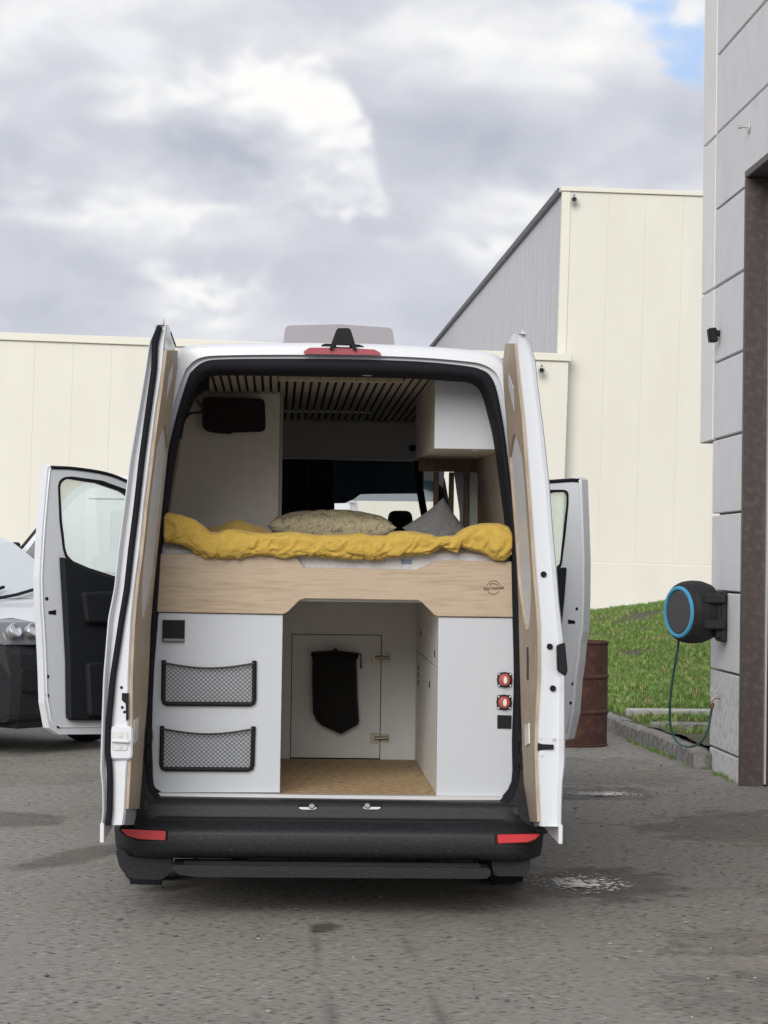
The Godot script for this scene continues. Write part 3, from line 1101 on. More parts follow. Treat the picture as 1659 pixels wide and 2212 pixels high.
var door_right := [
	[0.722, 0.8142, 2.6436, 0.7715, 2.6428, 0.8153, 2.6965],
	[0.747, 0.8352, 2.5932, 0.7722, 2.5921, 0.7858, 2.6422],
	[0.784, 0.8566, 2.5184, 0.7793, 2.5171, 0.7804, 2.5624],
	[0.822, 0.8638, 2.4414, 0.7885, 2.4401, 0.7837, 2.4806],
	[0.911, 0.89, 2.2611, 0.8113, 2.2599, 0.8014, 2.2893],
	[1.046, 0.924, 1.9877, 0.8353, 1.9863, 0.8256, 1.9991],
	[1.158, 0.9438, 1.7607, 0.8547, 1.7595, 0.8483, 1.7584],
	[1.232, 0.9605, 1.6108, 0.8669, 1.6096, 0.8604, 1.5993],
	[1.3, 0.9725, 1.473, 0.8809, 1.4719, 0.8688, 1.4532],
	[1.351, 0.9861, 1.3698, 0.8905, 1.3686, 0.8725, 1.3436],
	[1.4, 0.9996, 1.2706, 0.8938, 1.2693, 0.8771, 1.2382],
	[1.463, 1.0034, 1.1429, 0.8955, 1.1417, 0.8813, 1.1028],
	[1.575, 1.0064, 0.9159, 0.8844, 0.9146, 0.8911, 0.8622],
	[1.649, 1.0084, 0.766, 0.8864, 0.7647, 0.8973, 0.7033],
	[1.69, 0.9994, 0.6828, 0.8916, 0.6818, 0.9039, 0.6152],
	[1.75, 0.997, 0.5613, 0.8993, 0.5604, 0.9208, 0.4865],
	[1.785, 0.9969, 0.4904, 0.9023, 0.4895, 0.9433, 0.4115]]


# a point of an open rear door: h down the door, s from its free edge (0) to the hinge (1), off inwards
func door_point(rows: Array, h: float, s: float, off: float) -> Vector3:
	var i := 0
	while i < rows.size() - 2 and h > rows[i + 1][0]:
		i += 1
	var a: Array = rows[i]
	var b: Array = rows[i + 1]
	var t: float = clampf((h - a[0]) / (b[0] - a[0]), 0.0, 1.0)
	var free := Vector3(lerpf(a[3], b[3], t), lerpf(a[4], b[4], t), 0.72)
	var hinge := Vector3(lerpf(a[5], b[5], t), lerpf(a[6], b[6], t), 0.03)
	var p := free.lerp(hinge, s)
	p.x += off * (1.0 if rows[0][1] < 0.0 else -1.0)
	return p


func edge_point(rows: Array, h: float, s: float, z: float) -> Vector3:
	# across the end face that looks at the camera: s = 0 at the outer lip, 1 at the inner liner
	var i := 0
	while i < rows.size() - 2 and h > rows[i + 1][0]:
		i += 1
	var a: Array = rows[i]
	var b: Array = rows[i + 1]
	var t: float = clampf((h - a[0]) / (b[0] - a[0]), 0.0, 1.0)
	var o := Vector3(lerpf(a[1], b[1], t), lerpf(a[2], b[2], t), z)
	var n := Vector3(lerpf(a[3], b[3], t), lerpf(a[4], b[4], t), z)
	return o.lerp(n, s)


func rear_door(van: Node3D, rows: Array, label: String, left: bool) -> Node3D:
	var d := Node3D.new()
	d.name = "rear_door"
	d.set_meta("label", label)
	van.add_child(d, true)
	var top: float = rows[0][0]
	var bot: float = rows[rows.size() - 1][0]
	var n := 90
	var sgn := 1.0 if left else -1.0
	var shell := Shape.new()
	var corner := func(i: int, k: int) -> Vector3:
		var h := lerpf(top, bot, float(i) / n)
		match k:
			0: return edge_point(rows, h, 0.0, 0.735)
			1: return edge_point(rows, h, 0.06, 0.748)
			2: return edge_point(rows, h, 0.12, 0.735)
			3: return edge_point(rows, h, 0.20, 0.705)
			4: return edge_point(rows, h, 0.90, 0.722)
			5: return edge_point(rows, h, 1.0, 0.705)
			6: return door_point(rows, h, 1.0, -0.004)
			7: return door_point(rows, h, 1.0, -0.075)
			_: return edge_point(rows, h, 0.0, 0.69) + Vector3(0.0, 0, 0)
	for k in 9:
		shell.smooth()
		for i in n:
			var a: Vector3 = corner.call(i, k)
			var b: Vector3 = corner.call(i, (k + 1) % 9)
			var c: Vector3 = corner.call(i + 1, (k + 1) % 9)
			var e: Vector3 = corner.call(i + 1, k)
			if left:
				shell.quad(a, e, c, b)
			else:
				shell.quad(a, b, c, e)
	shell.flat()
	for i in [0, n]:
		for k in range(1, 8):
			shell.tri(corner.call(i, 0), corner.call(i, k), corner.call(i, k + 1))
	part("shell", shell, "white_paint", d)
	# outer skin's lip below and the folded corner above
	var lip := Shape.new()
	var l0 := edge_point(rows, bot, 0.0, 0.742)
	lip.box(l0 + Vector3(-0.004 if left else -0.014, -0.075, -0.70), l0 + Vector3(0.014 if left else 0.004, 0.01, 0.004), 0.003)
	part("skin_lip", lip, "white_inner", d)
	var tip := Shape.new()
	var t0 := edge_point(rows, top, 0.0, 0.735)
	var t1 := edge_point(rows, top, 0.62, 0.735)
	var peak: Vector3 = t0 + (Vector3(0.030, 0.032, -0.02) if left else Vector3(-0.020, 0.022, -0.02))
	tip.outward([t0, t1, peak], t0 + Vector3(0, 0, -1))
	tip.outward([t0, t1 + Vector3(0, 0, -0.12), peak], t0 + Vector3(0, -1, 0))
	tip.outward([t0 + Vector3(0, 0, -0.12), t0, peak], t0 + Vector3(sgn, 0, 0))
	part("corner_tip", tip, "grey_paint", d)
	# wooden liner with the tall window cut in it
	var hole := [] 
	var rim := []
	var w := 64
	var h0 := top + (0.055 if left else 0.02)
	var h1 := bot - (0.035 if left else 0.01)
	var w0 := 0.915 if left else 0.936
	var w1 := 1.345 if left else 1.362
	for k in w:
		var a := TAU * k / w
		var ca := cos(a)
		var sa := sin(a)
		var m := maxf(absf(ca), absf(sa))
		rim.append(Vector2(0.5 + 0.49 * ca / m, lerpf(h0, h1, 0.5 + 0.5 * sa / m)))
		# window: straight sides, pointed above, round below
		var hh := lerpf(w0, w1, 0.5 + 0.5 * signf(sa) * pow(absf(sa), 0.8))
		var u := (hh - w0) / (w1 - w0)
		var half := 0.40 * pow(clampf(u * 8.0, 0.0, 1.0), 0.7) * pow(clampf((1.0 - u) * 3.6, 0.0, 1.0), 0.55)
		hole.append(Vector2(0.55 + (half if ca >= 0.0 else -half) * minf(1.0, absf(ca) * 6.0), hh))
	var liner := Shape.new()
	liner.bend = func(p: Vector3) -> Vector3: return door_point(rows, p.y, p.x, p.z)
	var rings := 6
	for k in w:
		var j := (k + 1) % w
		for r in rings:
			var f0 := float(r) / rings
			var f1 := float(r + 1) / rings
			var a: Vector2 = rim[k].lerp(hole[k], f0)
			var b: Vector2 = rim[j].lerp(hole[j], f0)
			var c: Vector2 = rim[j].lerp(hole[j], f1)
			var e: Vector2 = rim[k].lerp(hole[k], f1)
			liner.quad(Vector3(a.x, a.y, 0.010), Vector3(b.x, b.y, 0.010), Vector3(c.x, c.y, 0.010), Vector3(e.x, e.y, 0.010))
		liner.quad(Vector3(hole[k].x, hole[k].y, 0.010), Vector3(hole[j].x, hole[j].y, 0.010), Vector3(hole[j].x, hole[j].y, -0.003), Vector3(hole[k].x, hole[k].y, -0.003))
		liner.quad(Vector3(rim[j].x, rim[j].y, 0.010), Vector3(rim[k].x, rim[k].y, 0.010), Vector3(rim[k].x, rim[k].y, -0.003), Vector3(rim[j].x, rim[j].y, -0.003))
	part("liner", liner, "liner_wood", d, "pale wood lining board of the rear door")
	var blind := Shape.new()
	blind.bend = liner.bend
	blind.smooth()
	var mid := Vector3(0.55, (w0 + w1) / 2.0, -0.0008)
	for k in w:
		var j := (k + 1) % w
		for r in 5:
			var a := Vector3(hole[k].x, hole[k].y, -0.0008).lerp(mid, r / 5.0)
			var b := Vector3(hole[j].x, hole[j].y, -0.0008).lerp(mid, r / 5.0)
			var c := Vector3(hole[j].x, hole[j].y, -0.0008).lerp(mid, (r + 1) / 5.0)
			var e := Vector3(hole[k].x, hole[k].y, -0.0008).lerp(mid, (r + 1) / 5.0)
			blind.quad(a, b, c, e)
	part("window_blind", blind, "white_inner", d)
	# small fittings on the liner
	var fit := Shape.new()
	fit.bend = func(p: Vector3) -> Vector3: return door_point(rows, p.y, p.x, p.z)
	if left:
		fit.prism([Vector2(0.05, 1.555), Vector2(0.34, 1.549), Vector2(0.34, 1.598), Vector2(0.05, 1.606)], 0.011, 0.016)
	else:
		fit.prism([Vector2(0.36, 1.562), Vector2(0.66, 1.566), Vector2(0.64, 1.612), Vector2(0.34, 1.606)], 0.011, 0.016)
	part("sticker", fit, "sticker", d)
	var cut := Shape.new()
	cut.bend = fit.bend
	if left:
		cut.prism([Vector2(0.3, 0.715), Vector2(0.75, 0.745), Vector2(0.72, 0.75), Vector2(0.27, 0.722)], 0.011, 0.013)
	else:
		cut.prism([Vector2(0.49, 1.398), Vector2(0.57, 1.398), Vector2(0.57, 1.468), Vector2(0.49, 1.468)], 0.011, 0.013)
	part("slot", cut, "black_plastic", d)
	var handle := Shape.new()
	handle.bend = fit.bend
	var hy := 0.815 if left else 0.838
	handle.prism([Vector2(0.30, hy), Vector2(0.55, hy - 0.028), Vector2(0.60, hy + 0.0), Vector2(0.40, hy + 0.05)], 0.0105, 0.013)
	part("cut_out", handle, "white_inner", d)
	if left:
		# rubber seal down the free edge
		var line := []
		for k in 60:
			var h := lerpf(top + 0.004, bot + 0.004, k / 59.0)
			line.append(edge_point(rows, h, level(seal_s, h), 0.735))
		var seal := Shape.new()
		seal.tube(line, 0.0135, 8)
		part("seal", seal, "rubber", d)
		var grip := Shape.new()
		grip.bend = func(p: Vector3) -> Vector3: return edge_point(rows, p.y, p.x, 0.712 + p.z)
		grip.prism([Vector2(0.70, 1.497), Vector2(0.95, 1.497), Vector2(0.95, 1.553), Vector2(0.86, 1.558), Vector2(0.84, 1.520), Vector2(0.70, 1.512)], 0.0, 0.012)
		part("latch_slot", grip, "black_plastic", d)
		var q := edge_point(rows, 1.603, 0.68, 0.72)
		var plate := Shape.new()
		plate.prism(rounded(rect(q.x - 0.05, q.y - 0.075, q.x + 0.052, q.y + 0.07), 0.02, 3), 0.70, 0.738, 0.008)
		part("lock_cover", plate, "white_paint", d)
		plate = Shape.new()
		plate.prism(rounded(rect(q.x - 0.035, q.y - 0.035, q.x + 0.032, q.y + 0.048), 0.016, 3), 0.738, 0.743, 0.001)
		part("strike_plate", plate, "zinc", d)
		plate = Shape.new()
		plate.tube([Vector3(q.x - 0.036, q.y + 0.010, 0.757), Vector3(q.x + 0.036, q.y + 0.006, 0.757)], 0.0085, 8)
		part("striker_bar", plate, "white_inner", d)
		for sc in [0.032, -0.020]:
			plate = Shape.new()
			plate.prism(disc(Vector2(q.x - 0.002, q.y + sc), 0.009, 0.009, 10), 0.7431, 0.748, 0.001)
			part("screw", plate, "zinc", d)
		for hh in [[1.485, 0.68], [1.528, 0.72], [1.538, 0.80]]:
			var c := edge_point(rows, hh[0], hh[1], 0.715)
			part("hole", Shape.new().prism(disc(Vector2(c.x, c.y), 0.0065, 0.0065, 10), 0.70, 0.7215), "black_plastic", d)
	else:
		for hh in [[1.2406, 0.62], [1.3966, 0.60], [1.487, 0.47]]:
			var c := edge_point(rows, hh[0], hh[1], 0.72)
			part("plug", Shape.new().prism(disc(Vector2(c.x, c.y), 0.0135, 0.0135, 14), 0.70, 0.724, 0.002), "rubber", d)
		var c := edge_point(rows, 1.614, 0.68, 0.72)
		part("latch_slot", Shape.new().prism([Vector2(c.x - 0.036, c.y - 0.016), Vector2(c.x - 0.036, c.y + 0.018), Vector2(c.x - 0.01, c.y + 0.013), Vector2(c.x + 0.034, c.y + 0.011), Vector2(c.x + 0.034, c.y - 0.009), Vector2(c.x - 0.01, c.y - 0.011)], 0.70, 0.7235), "black_plastic", d)
		for q in [[-0.022, 0.038], [0.035, 0.038], [-0.018, -0.036]]:
			part("screw", Shape.new().prism(disc(Vector2(c.x + q[0], c.y + q[1]), 0.006, 0.006, 8), 0.70, 0.7245), "zinc", d)
		var hn := edge_point(rows, 1.424, 0.10, 0.73)
		part("handle", Shape.new().prism(rounded([Vector2(hn.x - 0.026, hn.y + 0.060), Vector2(hn.x + 0.008, hn.y + 0.076), Vector2(hn.x + 0.022, hn.y - 0.050), Vector2(hn.x + 0.012, hn.y - 0.074), Vector2(hn.x - 0.022, hn.y - 0.050)], 0.01, 3), 0.705, 0.757, 0.005), "black_plastic", d)
	return d


var seal_s := [Vector2(0.70, 0.28), Vector2(0.80, 0.5), Vector2(0.89, 0.55), Vector2(0.992, 0.57), Vector2(1.088, 0.60), Vector2(1.184, 0.57), Vector2(1.271, 0.60), Vector2(1.335, 0.56), Vector2(1.463, 0.36), Vector2(1.559, 0.25), Vector2(1.623, 0.25), Vector2(1.664, 0.35), Vector2(1.70, 0.32), Vector2(1.79, 0.30)]


func cab_door(van: Node3D, left: bool) -> void:
	var d := Node3D.new()
	d.name = "cab_door"
	d.set_meta("label", "open left cab door with black inner trim and window" if left else "open right cab door showing beside the right rear door")
	van.add_child(d, true)
	# a frame whose x runs from the free edge to the hinge along the open door
	var free := Vector3(-1.50, 0, -16.4) - VAN if left else Vector3(1.963, 0, -16.4) - VAN
	var hinge := Vector3(-0.74, 0, -17.15) - VAN if left else Vector3(1.262, 0, -17.15) - VAN
	var ax := (hinge - free).normalized()
	var az := ax.cross(Vector3.UP)
	var t := Transform3D(Basis(ax, Vector3.UP, az), free)
	var f := 1.0 if az.z > 0.0 else -1.0
	var outline := []
	var glass := []
	var trim := []
	if left:
		outline = [Vector2(0.0303, 2.1673), Vector2(0.2396, 2.1556), Vector2(0.5117, 2.1334), Vector2(0.7029, 2.0842), Vector2(0.8651, 2.0152), Vector2(1.01, 1.9021), Vector2(1.0664, 1.7498), Vector2(1.0837, 1.2899), Vector2(1.1012, 0.4064), Vector2(0.533, 0.4423), Vector2(0.1201, 0.4587), Vector2(0.078, 0.4812), Vector2(0.0538, 0.5673), Vector2(0.0332, 0.656), Vector2(0.0168, 0.9228), Vector2(-0.007, 1.1835), Vector2(-0.0178, 1.2772), Vector2(-0.0257, 1.4555), Vector2(-0.0114, 1.7215), Vector2(0.0111, 1.991)]
		glass = [Vector2(0.1141, 2.0344), Vector2(0.1267, 2.0729), Vector2(0.1605, 2.0915), Vector2(0.2177, 2.0988), Vector2(0.4775, 2.0786), Vector2(0.6921, 2.0236), Vector2(0.8668, 1.9301), Vector2(0.9709, 1.8099), Vector2(0.9993, 1.4068), Vector2(0.62, 1.4417), Vector2(0.368, 1.499), Vector2(0.2284, 1.5464), Vector2(0.1818, 1.5846), Vector2(0.1618, 1.6347), Vector2(0.1302, 1.814)]
		trim = [Vector2(0.1229, 1.5815), Vector2(0.1934, 1.5758), Vector2(0.2284, 1.5464), Vector2(0.368, 1.499), Vector2(0.62, 1.4417), Vector2(0.9994, 1.4007), Vector2(1.0169, 0.5112), Vector2(0.2249, 0.5453), Vector2(0.1979, 0.5612), Vector2(0.1934, 0.5968), Vector2(0.1822, 0.9184), Vector2(0.152, 1.2754)]
	else:
		outline = [Vector2(0.0169, 2.1418), Vector2(0.313, 2.1195), Vector2(0.58, 2.0845), Vector2(0.8223, 1.9477), Vector2(0.9013, 1.7483), Vector2(0.9349, 1.3184), Vector2(0.9179, 0.3997), Vector2(0.1074, 0.4533), Vector2(0.0923, 0.478), Vector2(0.0707, 0.574), Vector2(0.0488, 0.6492), Vector2(0.0439, 0.8119), Vector2(0.0222, 0.8927), Vector2(0.0062, 1.0793), Vector2(-0.0121, 1.136), Vector2(-0.0195, 1.375), Vector2(-0.0172, 1.6167), Vector2(-0.0019, 1.8584)]
		glass = [Vector2(0.1233, 2.0297), Vector2(0.1354, 2.0534), Vector2(0.1628, 2.0594), Vector2(0.3001, 2.0597), Vector2(0.5786, 2.0119), Vector2(0.7393, 1.9023), Vector2(0.8186, 1.7492), Vector2(0.8126, 1.4196), Vector2(0.4481, 1.4525), Vector2(0.2239, 1.5322), Vector2(0.1737, 1.5718), Vector2(0.1441, 1.7743), Vector2(0.1223, 1.9703)]
		trim = [Vector2(0.1735, 1.56), Vector2(0.1229, 1.5609), Vector2(0.1371, 1.3707), Vector2(0.1694, 1.1025), Vector2(0.2385, 0.802), Vector2(0.2735, 0.5616), Vector2(0.8374, 0.5272), Vector2(0.8536, 1.4063), Vector2(0.448, 1.4465), Vector2(0.2239, 1.5322)]
	# panel with the window cut out: band between outline and glass, sampled by angle
	var c := Vector2.ZERO
	for p in glass:
		c += p / glass.size()
	var o2 := []
	var g2 := []
	for k in 96:
		var dir := Vector2.from_angle(TAU * k / 96.0)
		o2.append(hit(outline, c, dir))
		g2.append(hit(glass, c, dir))
	var zf := 0.03 * f
	var s := Shape.new().at(t)
	s.band(o2, g2, -0.03, 0.03, false)
	part("panel", s, "white_paint", d)
	var g3 := []
	for p in g2:
		g3.append(c + (p - c) * (1.0 - 0.018 / maxf((p - c).length(), 0.1)))
	var rim := []
	for p in o2:
		rim.append(Vector3(c.x + (p.x - c.x) * 0.955, c.y + (p.y - c.y) * 0.965, zf))
	part("flange", Shape.new().at(t).tube(rim, 0.007, 6, true), "white_paint", d)
	part("window_seal", Shape.new().at(t).band(g2, g3, -0.036, 0.036, false), "rubber", d)
	part("window", Shape.new().at(t).prism(g2, -0.002, 0.002), "tinted_glass", d)
	var zlo := minf(zf, zf + 0.055 * f)
	var tp := part("trim", Shape.new().at(t).prism(trim, zlo + 0.002, zlo + 0.055, 0.012), "trim_black", d, "black moulded inner trim of the cab door")
	# raised arm rest and door pocket
	var a0: Vector2 = trim[0]
	var face := zf + 0.057 * f
	var pz0 := minf(face, face + 0.05 * f)
	if left:
		part("arm_rest", Shape.new().at(t).prism(rounded([Vector2(0.2473, 1.363), Vector2(0.9794, 1.3764), Vector2(0.9838, 1.1535), Vector2(0.2896, 1.1643)], 0.03, 3), pz0, pz0 + 0.05, 0.015), "trim_black", d)
		part("door_pocket", Shape.new().at(t).prism(rounded([Vector2(0.2945, 0.9124), Vector2(0.9883, 0.9244), Vector2(0.9958, 0.5426), Vector2(0.3204, 0.5708)], 0.03, 3), pz0, pz0 + 0.05, 0.015), "trim_black", d)
		part("top_rubber", Shape.new().at(t).tube(to3(spline([Vector2(0.0532, 2.1503), Vector2(0.2397, 2.1497), Vector2(0.5119, 2.1244), Vector2(0.703, 2.0751)], 4), zf), 0.012, 6), "rubber", d)
		part("latch", Shape.new().at(t).prism([Vector2(0.052, 1.2413), Vector2(0.1123, 1.2493), Vector2(0.1129, 1.217), Vector2(0.0523, 1.2237)], minf(zf, zf + 0.003 * f), minf(zf, zf + 0.003 * f) + 0.003), "black_plastic", d)
		for q in [Vector2(0.0354, 1.3206), Vector2(0.0525, 0.8281), Vector2(0.0548, 0.7079), Vector2(0.1456, 0.5075)]:
			part("bolt", Shape.new().at(t).prism(disc(q, 0.012, 0.012, 8), minf(zf, zf + 0.004 * f), minf(zf, zf + 0.004 * f) + 0.004), "black_plastic", d)
		# mirror on the outer side, seen through the glass
		var mir := part("mirror", Shape.new().at(t).prism(rounded([Vector2(0.6858, 1.3239), Vector2(0.9605, 1.2972), Vector2(0.9652, 1.0623), Vector2(0.7148, 1.0671)], 0.03, 3), -0.26 if f > 0 else 0.08, -0.08 if f > 0 else 0.26, 0.03), "black_plastic", d)
		var am: Vector2 = Vector2(0.7017, 1.3298)
		part("aerial", Shape.new().at(t).tube([Vector3(am.x, am.y - 0.03, -0.15 * f), Vector3(am.x + 0.02, am.y + 0.02, -0.15 * f), Vector3(am.x + 0.13, am.y + 0.24, -0.15 * f)], 0.012, 6, false, 0.0025), "black_plastic", d)
	else:
		part("top_rubber", Shape.new().at(t).tube(to3([Vector2(0.0358, 2.1183), Vector2(0.0938, 2.1215), Vector2(0.3128, 2.1106)], zf), 0.013, 6), "rubber", d)
		part("latch", Shape.new().at(t).prism([Vector2(0.1132, 1.2291), Vector2(0.0549, 1.2222), Vector2(0.0546, 1.2045), Vector2(0.1127, 1.2025)], minf(zf, zf + 0.003 * f), minf(zf, zf + 0.003 * f) + 0.003), "black_plastic", d)
		for q in [Vector2(0.0408, 1.2995), Vector2(0.0673, 0.8196), Vector2(0.0806, 0.6976)]:
			part("bolt", Shape.new().at(t).prism(disc(q, 0.010, 0.010, 8), minf(zf, zf + 0.004 * f), minf(zf, zf + 0.004 * f) + 0.004), "black_plastic", d)


func to3(pts: Array, z: float) -> Array:
	var out := []
	for p in pts:
		out.append(Vector3(p.x, p.y, z))
	return out


# where a ray from inside leaves an outline
func hit(poly: Array, c: Vector2, dir: Vector2) -> Vector2:
	var best := 0.05
	for i in poly.size():
		var x = Geometry2D.segment_intersects_segment(c, c + dir * 9.0, poly[i], poly[(i + 1) % poly.size()])
		if x != null:
			best = maxf(best, c.distance_to(x))
	return c + dir * best


func wheel(parent: Node, pos: Vector3, r: float, w: float, mat := "steel") -> void:
	var t := Transform3D(Basis(Vector3.BACK, PI / 2), pos)
	var wh := Node3D.new()
	wh.name = "wheel"
	parent.add_child(wh, true)
	part("tyre", Shape.new().at(t).lathe([Vector2(r * 0.62, -w / 2), Vector2(r * 0.9, -w / 2), Vector2(r * 0.985, -w * 0.42), Vector2(r, -w * 0.3), Vector2(r, w * 0.3), Vector2(r * 0.985, w * 0.42), Vector2(r * 0.9, w / 2), Vector2(r * 0.62, w / 2)], 40, false), "tyre", wh)
	part("rim", Shape.new().at(t).lathe([Vector2(0, -w * 0.35), Vector2(r * 0.5, -w * 0.30), Vector2(r * 0.62, -w * 0.46), Vector2(r * 0.62, w * 0.46), Vector2(r * 0.5, w * 0.30), Vector2(0, w * 0.35)], 32), mat, wh)


func build_van() -> void:
	var van := thing("camper_van", "white camper van seen from behind with all doors open", "van", VAN)
	# rear outline, from bottom left over the roof to bottom right
	var out_l := [Vector2(-0.9662, 0.4331), Vector2(-0.975, 0.5935), Vector2(-0.98, 0.7861), Vector2(-0.9762, 1.1073), Vector2(-0.9532, 1.4289), Vector2(-0.9152, 1.7509), Vector2(-0.8665, 2.0734), Vector2(-0.8168, 2.3316), Vector2(-0.7743, 2.5041), Vector2(-0.7517, 2.5689), Vector2(-0.7308, 2.6014), Vector2(-0.699, 2.6213), Vector2(-0.6177, 2.6313), Vector2(-0.3604, 2.6421)]
	var out_r := [Vector2(0.0157, 2.6485), Vector2(0.3714, 2.6416), Vector2(0.6308, 2.6266), Vector2(0.7283, 2.611), Vector2(0.7675, 2.5922), Vector2(0.7917, 2.5602), Vector2(0.8276, 2.4658), Vector2(0.8686, 2.3154), Vector2(0.9192, 2.1003), Vector2(0.9776, 1.7774), Vector2(1.0188, 1.4543), Vector2(1.0448, 1.1311), Vector2(1.0557, 0.8078), Vector2(1.0561, 0.6139), Vector2(1.0561, 0.4523)]
	var outline := out_l + out_r
	var groove := [Vector2(-0.821, 0.4345), Vector2(-0.8809, 0.5838), Vector2(-0.886, 0.7871), Vector2(-0.8758, 1.1085), Vector2(-0.8506, 1.4303), Vector2(-0.8275, 1.7522), Vector2(-0.798, 2.0744), Vector2(-0.7608, 2.3111), Vector2(-0.7057, 2.4923), Vector2(-0.6868, 2.5227), Vector2(-0.6594, 2.5511), Vector2(-0.6168, 2.569), Vector2(-0.5526, 2.5765), Vector2(-0.3596, 2.583), Vector2(0.0165, 2.5882), Vector2(0.3722, 2.5834), Vector2(0.61, 2.568), Vector2(0.6793, 2.5562), Vector2(0.7228, 2.5353), Vector2(0.7558, 2.497), Vector2(0.7831, 2.396), Vector2(0.8046, 2.2496), Vector2(0.8406, 1.9912), Vector2(0.8676, 1.7543), Vector2(0.889, 1.4526), Vector2(0.902, 1.1294), Vector2(0.9064, 0.8062), Vector2(0.9048, 0.6016), Vector2(0.8507, 0.4503)]
	var seal_out := [Vector2(-0.7999, 0.4497), Vector2(-0.8681, 0.5839), Vector2(-0.8732, 0.7873), Vector2(-0.8583, 1.0809), Vector2(-0.8365, 1.4926), Vector2(-0.8145, 1.7416), Vector2(-0.7852, 2.0746), Vector2(-0.7392, 2.2985), Vector2(-0.6883, 2.4754), Vector2(-0.6694, 2.5058), Vector2(-0.6377, 2.5364), Vector2(-0.5994, 2.5542), Vector2(-0.5417, 2.5617), Vector2(-0.3594, 2.5679), Vector2(0.0168, 2.5732), Vector2(0.3724, 2.5683), Vector2(0.6015, 2.5506), Vector2(0.6753, 2.5345), Vector2(0.7145, 2.5115), Vector2(0.7456, 2.4537), Vector2(0.7731, 2.3354), Vector2(0.7944, 2.2063), Vector2(0.821, 1.9995), Vector2(0.8524, 1.7584), Vector2(0.8717, 1.4524), Vector2(0.8851, 1.1012), Vector2(0.8869, 0.806), Vector2(0.8875, 0.6014), Vector2(0.8288, 0.4652)]
	var seal_in := [Vector2(-0.7666, 0.51), Vector2(-0.8276, 0.595), Vector2(-0.8326, 0.7877), Vector2(-0.8284, 1.0812), Vector2(-0.8109, 1.4929), Vector2(-0.7953, 1.7419), Vector2(-0.7531, 2.0751), Vector2(-0.7135, 2.2989), Vector2(-0.6702, 2.4091), Vector2(-0.6556, 2.4373), Vector2(-0.6283, 2.4743), Vector2(-0.59, 2.4942), Vector2(-0.5343, 2.5016), Vector2(-0.3584, 2.5034), Vector2(0.0177, 2.5064), Vector2(0.3733, 2.5015), Vector2(0.5678, 2.4918), Vector2(0.637, 2.4864), Vector2(0.6806, 2.4634), Vector2(0.7071, 2.4164), Vector2(0.7299, 2.3347), Vector2(0.7573, 2.2273), Vector2(0.7929, 1.9991), Vector2(0.8243, 1.758), Vector2(0.8371, 1.452), Vector2(0.8505, 1.1008), Vector2(0.8458, 0.8056), Vector2(0.8463, 0.6118), Vector2(0.7891, 0.5251)]
	outline = spline(outline, 3)
	groove = spline(groove, 3)
	seal_out = spline(seal_out, 3)
	seal_in = spline(seal_in, 3)
	for a in [outline, groove, seal_out, seal_in]:
		a.reverse()
	# body: outer skin from the rear forwards
	var skin := Shape.new()
	var zs := [0.0, -0.02, -0.06, -0.4, -1.2, -2.2, -3.2, -3.9]
	skin.net(zs.size() - 1, outline.size() - 1, func(i: int, j: int) -> Vector3:
		var p: Vector2 = outline[j]
		var k: float = 1.0 if i > 2 else [0.985, 0.995, 1.0][i]
		return Vector3(p.x * k, 1.2 + (p.y - 1.2) * k, zs[i]))
	part("body", skin, "white_paint", van)
	var frame := Shape.new()
	frame.smooth()
	for i in outline.size() - 1:
		var a := Vector3(outline[i].x * 0.985, 1.2 + (outline[i].y - 1.2) * 0.985, 0.0)
		var b := Vector3(outline[i + 1].x * 0.985, 1.2 + (outline[i + 1].y - 1.2) * 0.985, 0.0)
		frame.quad(a, b, Vector3(groove[i + 1].x, groove[i + 1].y, 0.004), Vector3(groove[i].x, groove[i].y, 0.004))
	frame.smooth()
	for i in outline.size() - 1:
		frame.quad(Vector3(groove[i].x, groove[i].y, 0.004), Vector3(groove[i + 1].x, groove[i + 1].y, 0.004), Vector3(groove[i + 1].x, groove[i + 1].y, -0.035), Vector3(groove[i].x, groove[i].y, -0.035))
	frame.smooth()
	for i in outline.size() - 1:
		var g0 := Vector3(groove[i].x, groove[i].y, -0.035)
		var g1 := Vector3(groove[i + 1].x, groove[i + 1].y, -0.035)
		frame.quad(g0, g1, Vector3(seal_out[i + 1].x, seal_out[i + 1].y, -0.015), Vector3(seal_out[i].x, seal_out[i].y, -0.015))
	frame.smooth()
	for i in outline.size() - 1:
		frame.quad(Vector3(seal_out[i].x, seal_out[i].y, -0.015), Vector3(seal_out[i + 1].x, seal_out[i + 1].y, -0.015), Vector3(seal_in[i + 1].x, seal_in[i + 1].y, -0.06), Vector3(seal_in[i].x, seal_in[i].y, -0.06))
	part("rear_frame", frame, "white_paint", van)
	# rubber seal round the opening: a bulb and a flange
	var seal := Shape.new()
	var mid := []
	for i in seal_out.size():
		mid.append((seal_out[i] + seal_in[i]) / 2.0)
	seal.smooth()
	for i in outline.size() - 1:
		var k := i + 1
		var prof := [[0.0, -0.03], [0.08, 0.002], [0.4, 0.016], [0.75, 0.010], [1.0, -0.012], [1.0, -0.30]]
		for q in prof.size() - 1:
			var a0: Vector2 = seal_out[i].lerp(seal_in[i], prof[q][0])
			var a1: Vector2 = seal_out[k].lerp(seal_in[k], prof[q][0])
			var b0: Vector2 = seal_out[i].lerp(seal_in[i], prof[q + 1][0])
			var b1: Vector2 = seal_out[k].lerp(seal_in[k], prof[q + 1][0])
			seal.quad(Vector3(a0.x, a0.y, prof[q][1]), Vector3(a1.x, a1.y, prof[q][1]), Vector3(b1.x, b1.y, prof[q + 1][1]), Vector3(b0.x, b0.y, prof[q + 1][1]))
	part("door_seal", seal, "rubber", van)
	# inner lining
	var lining := Shape.new()
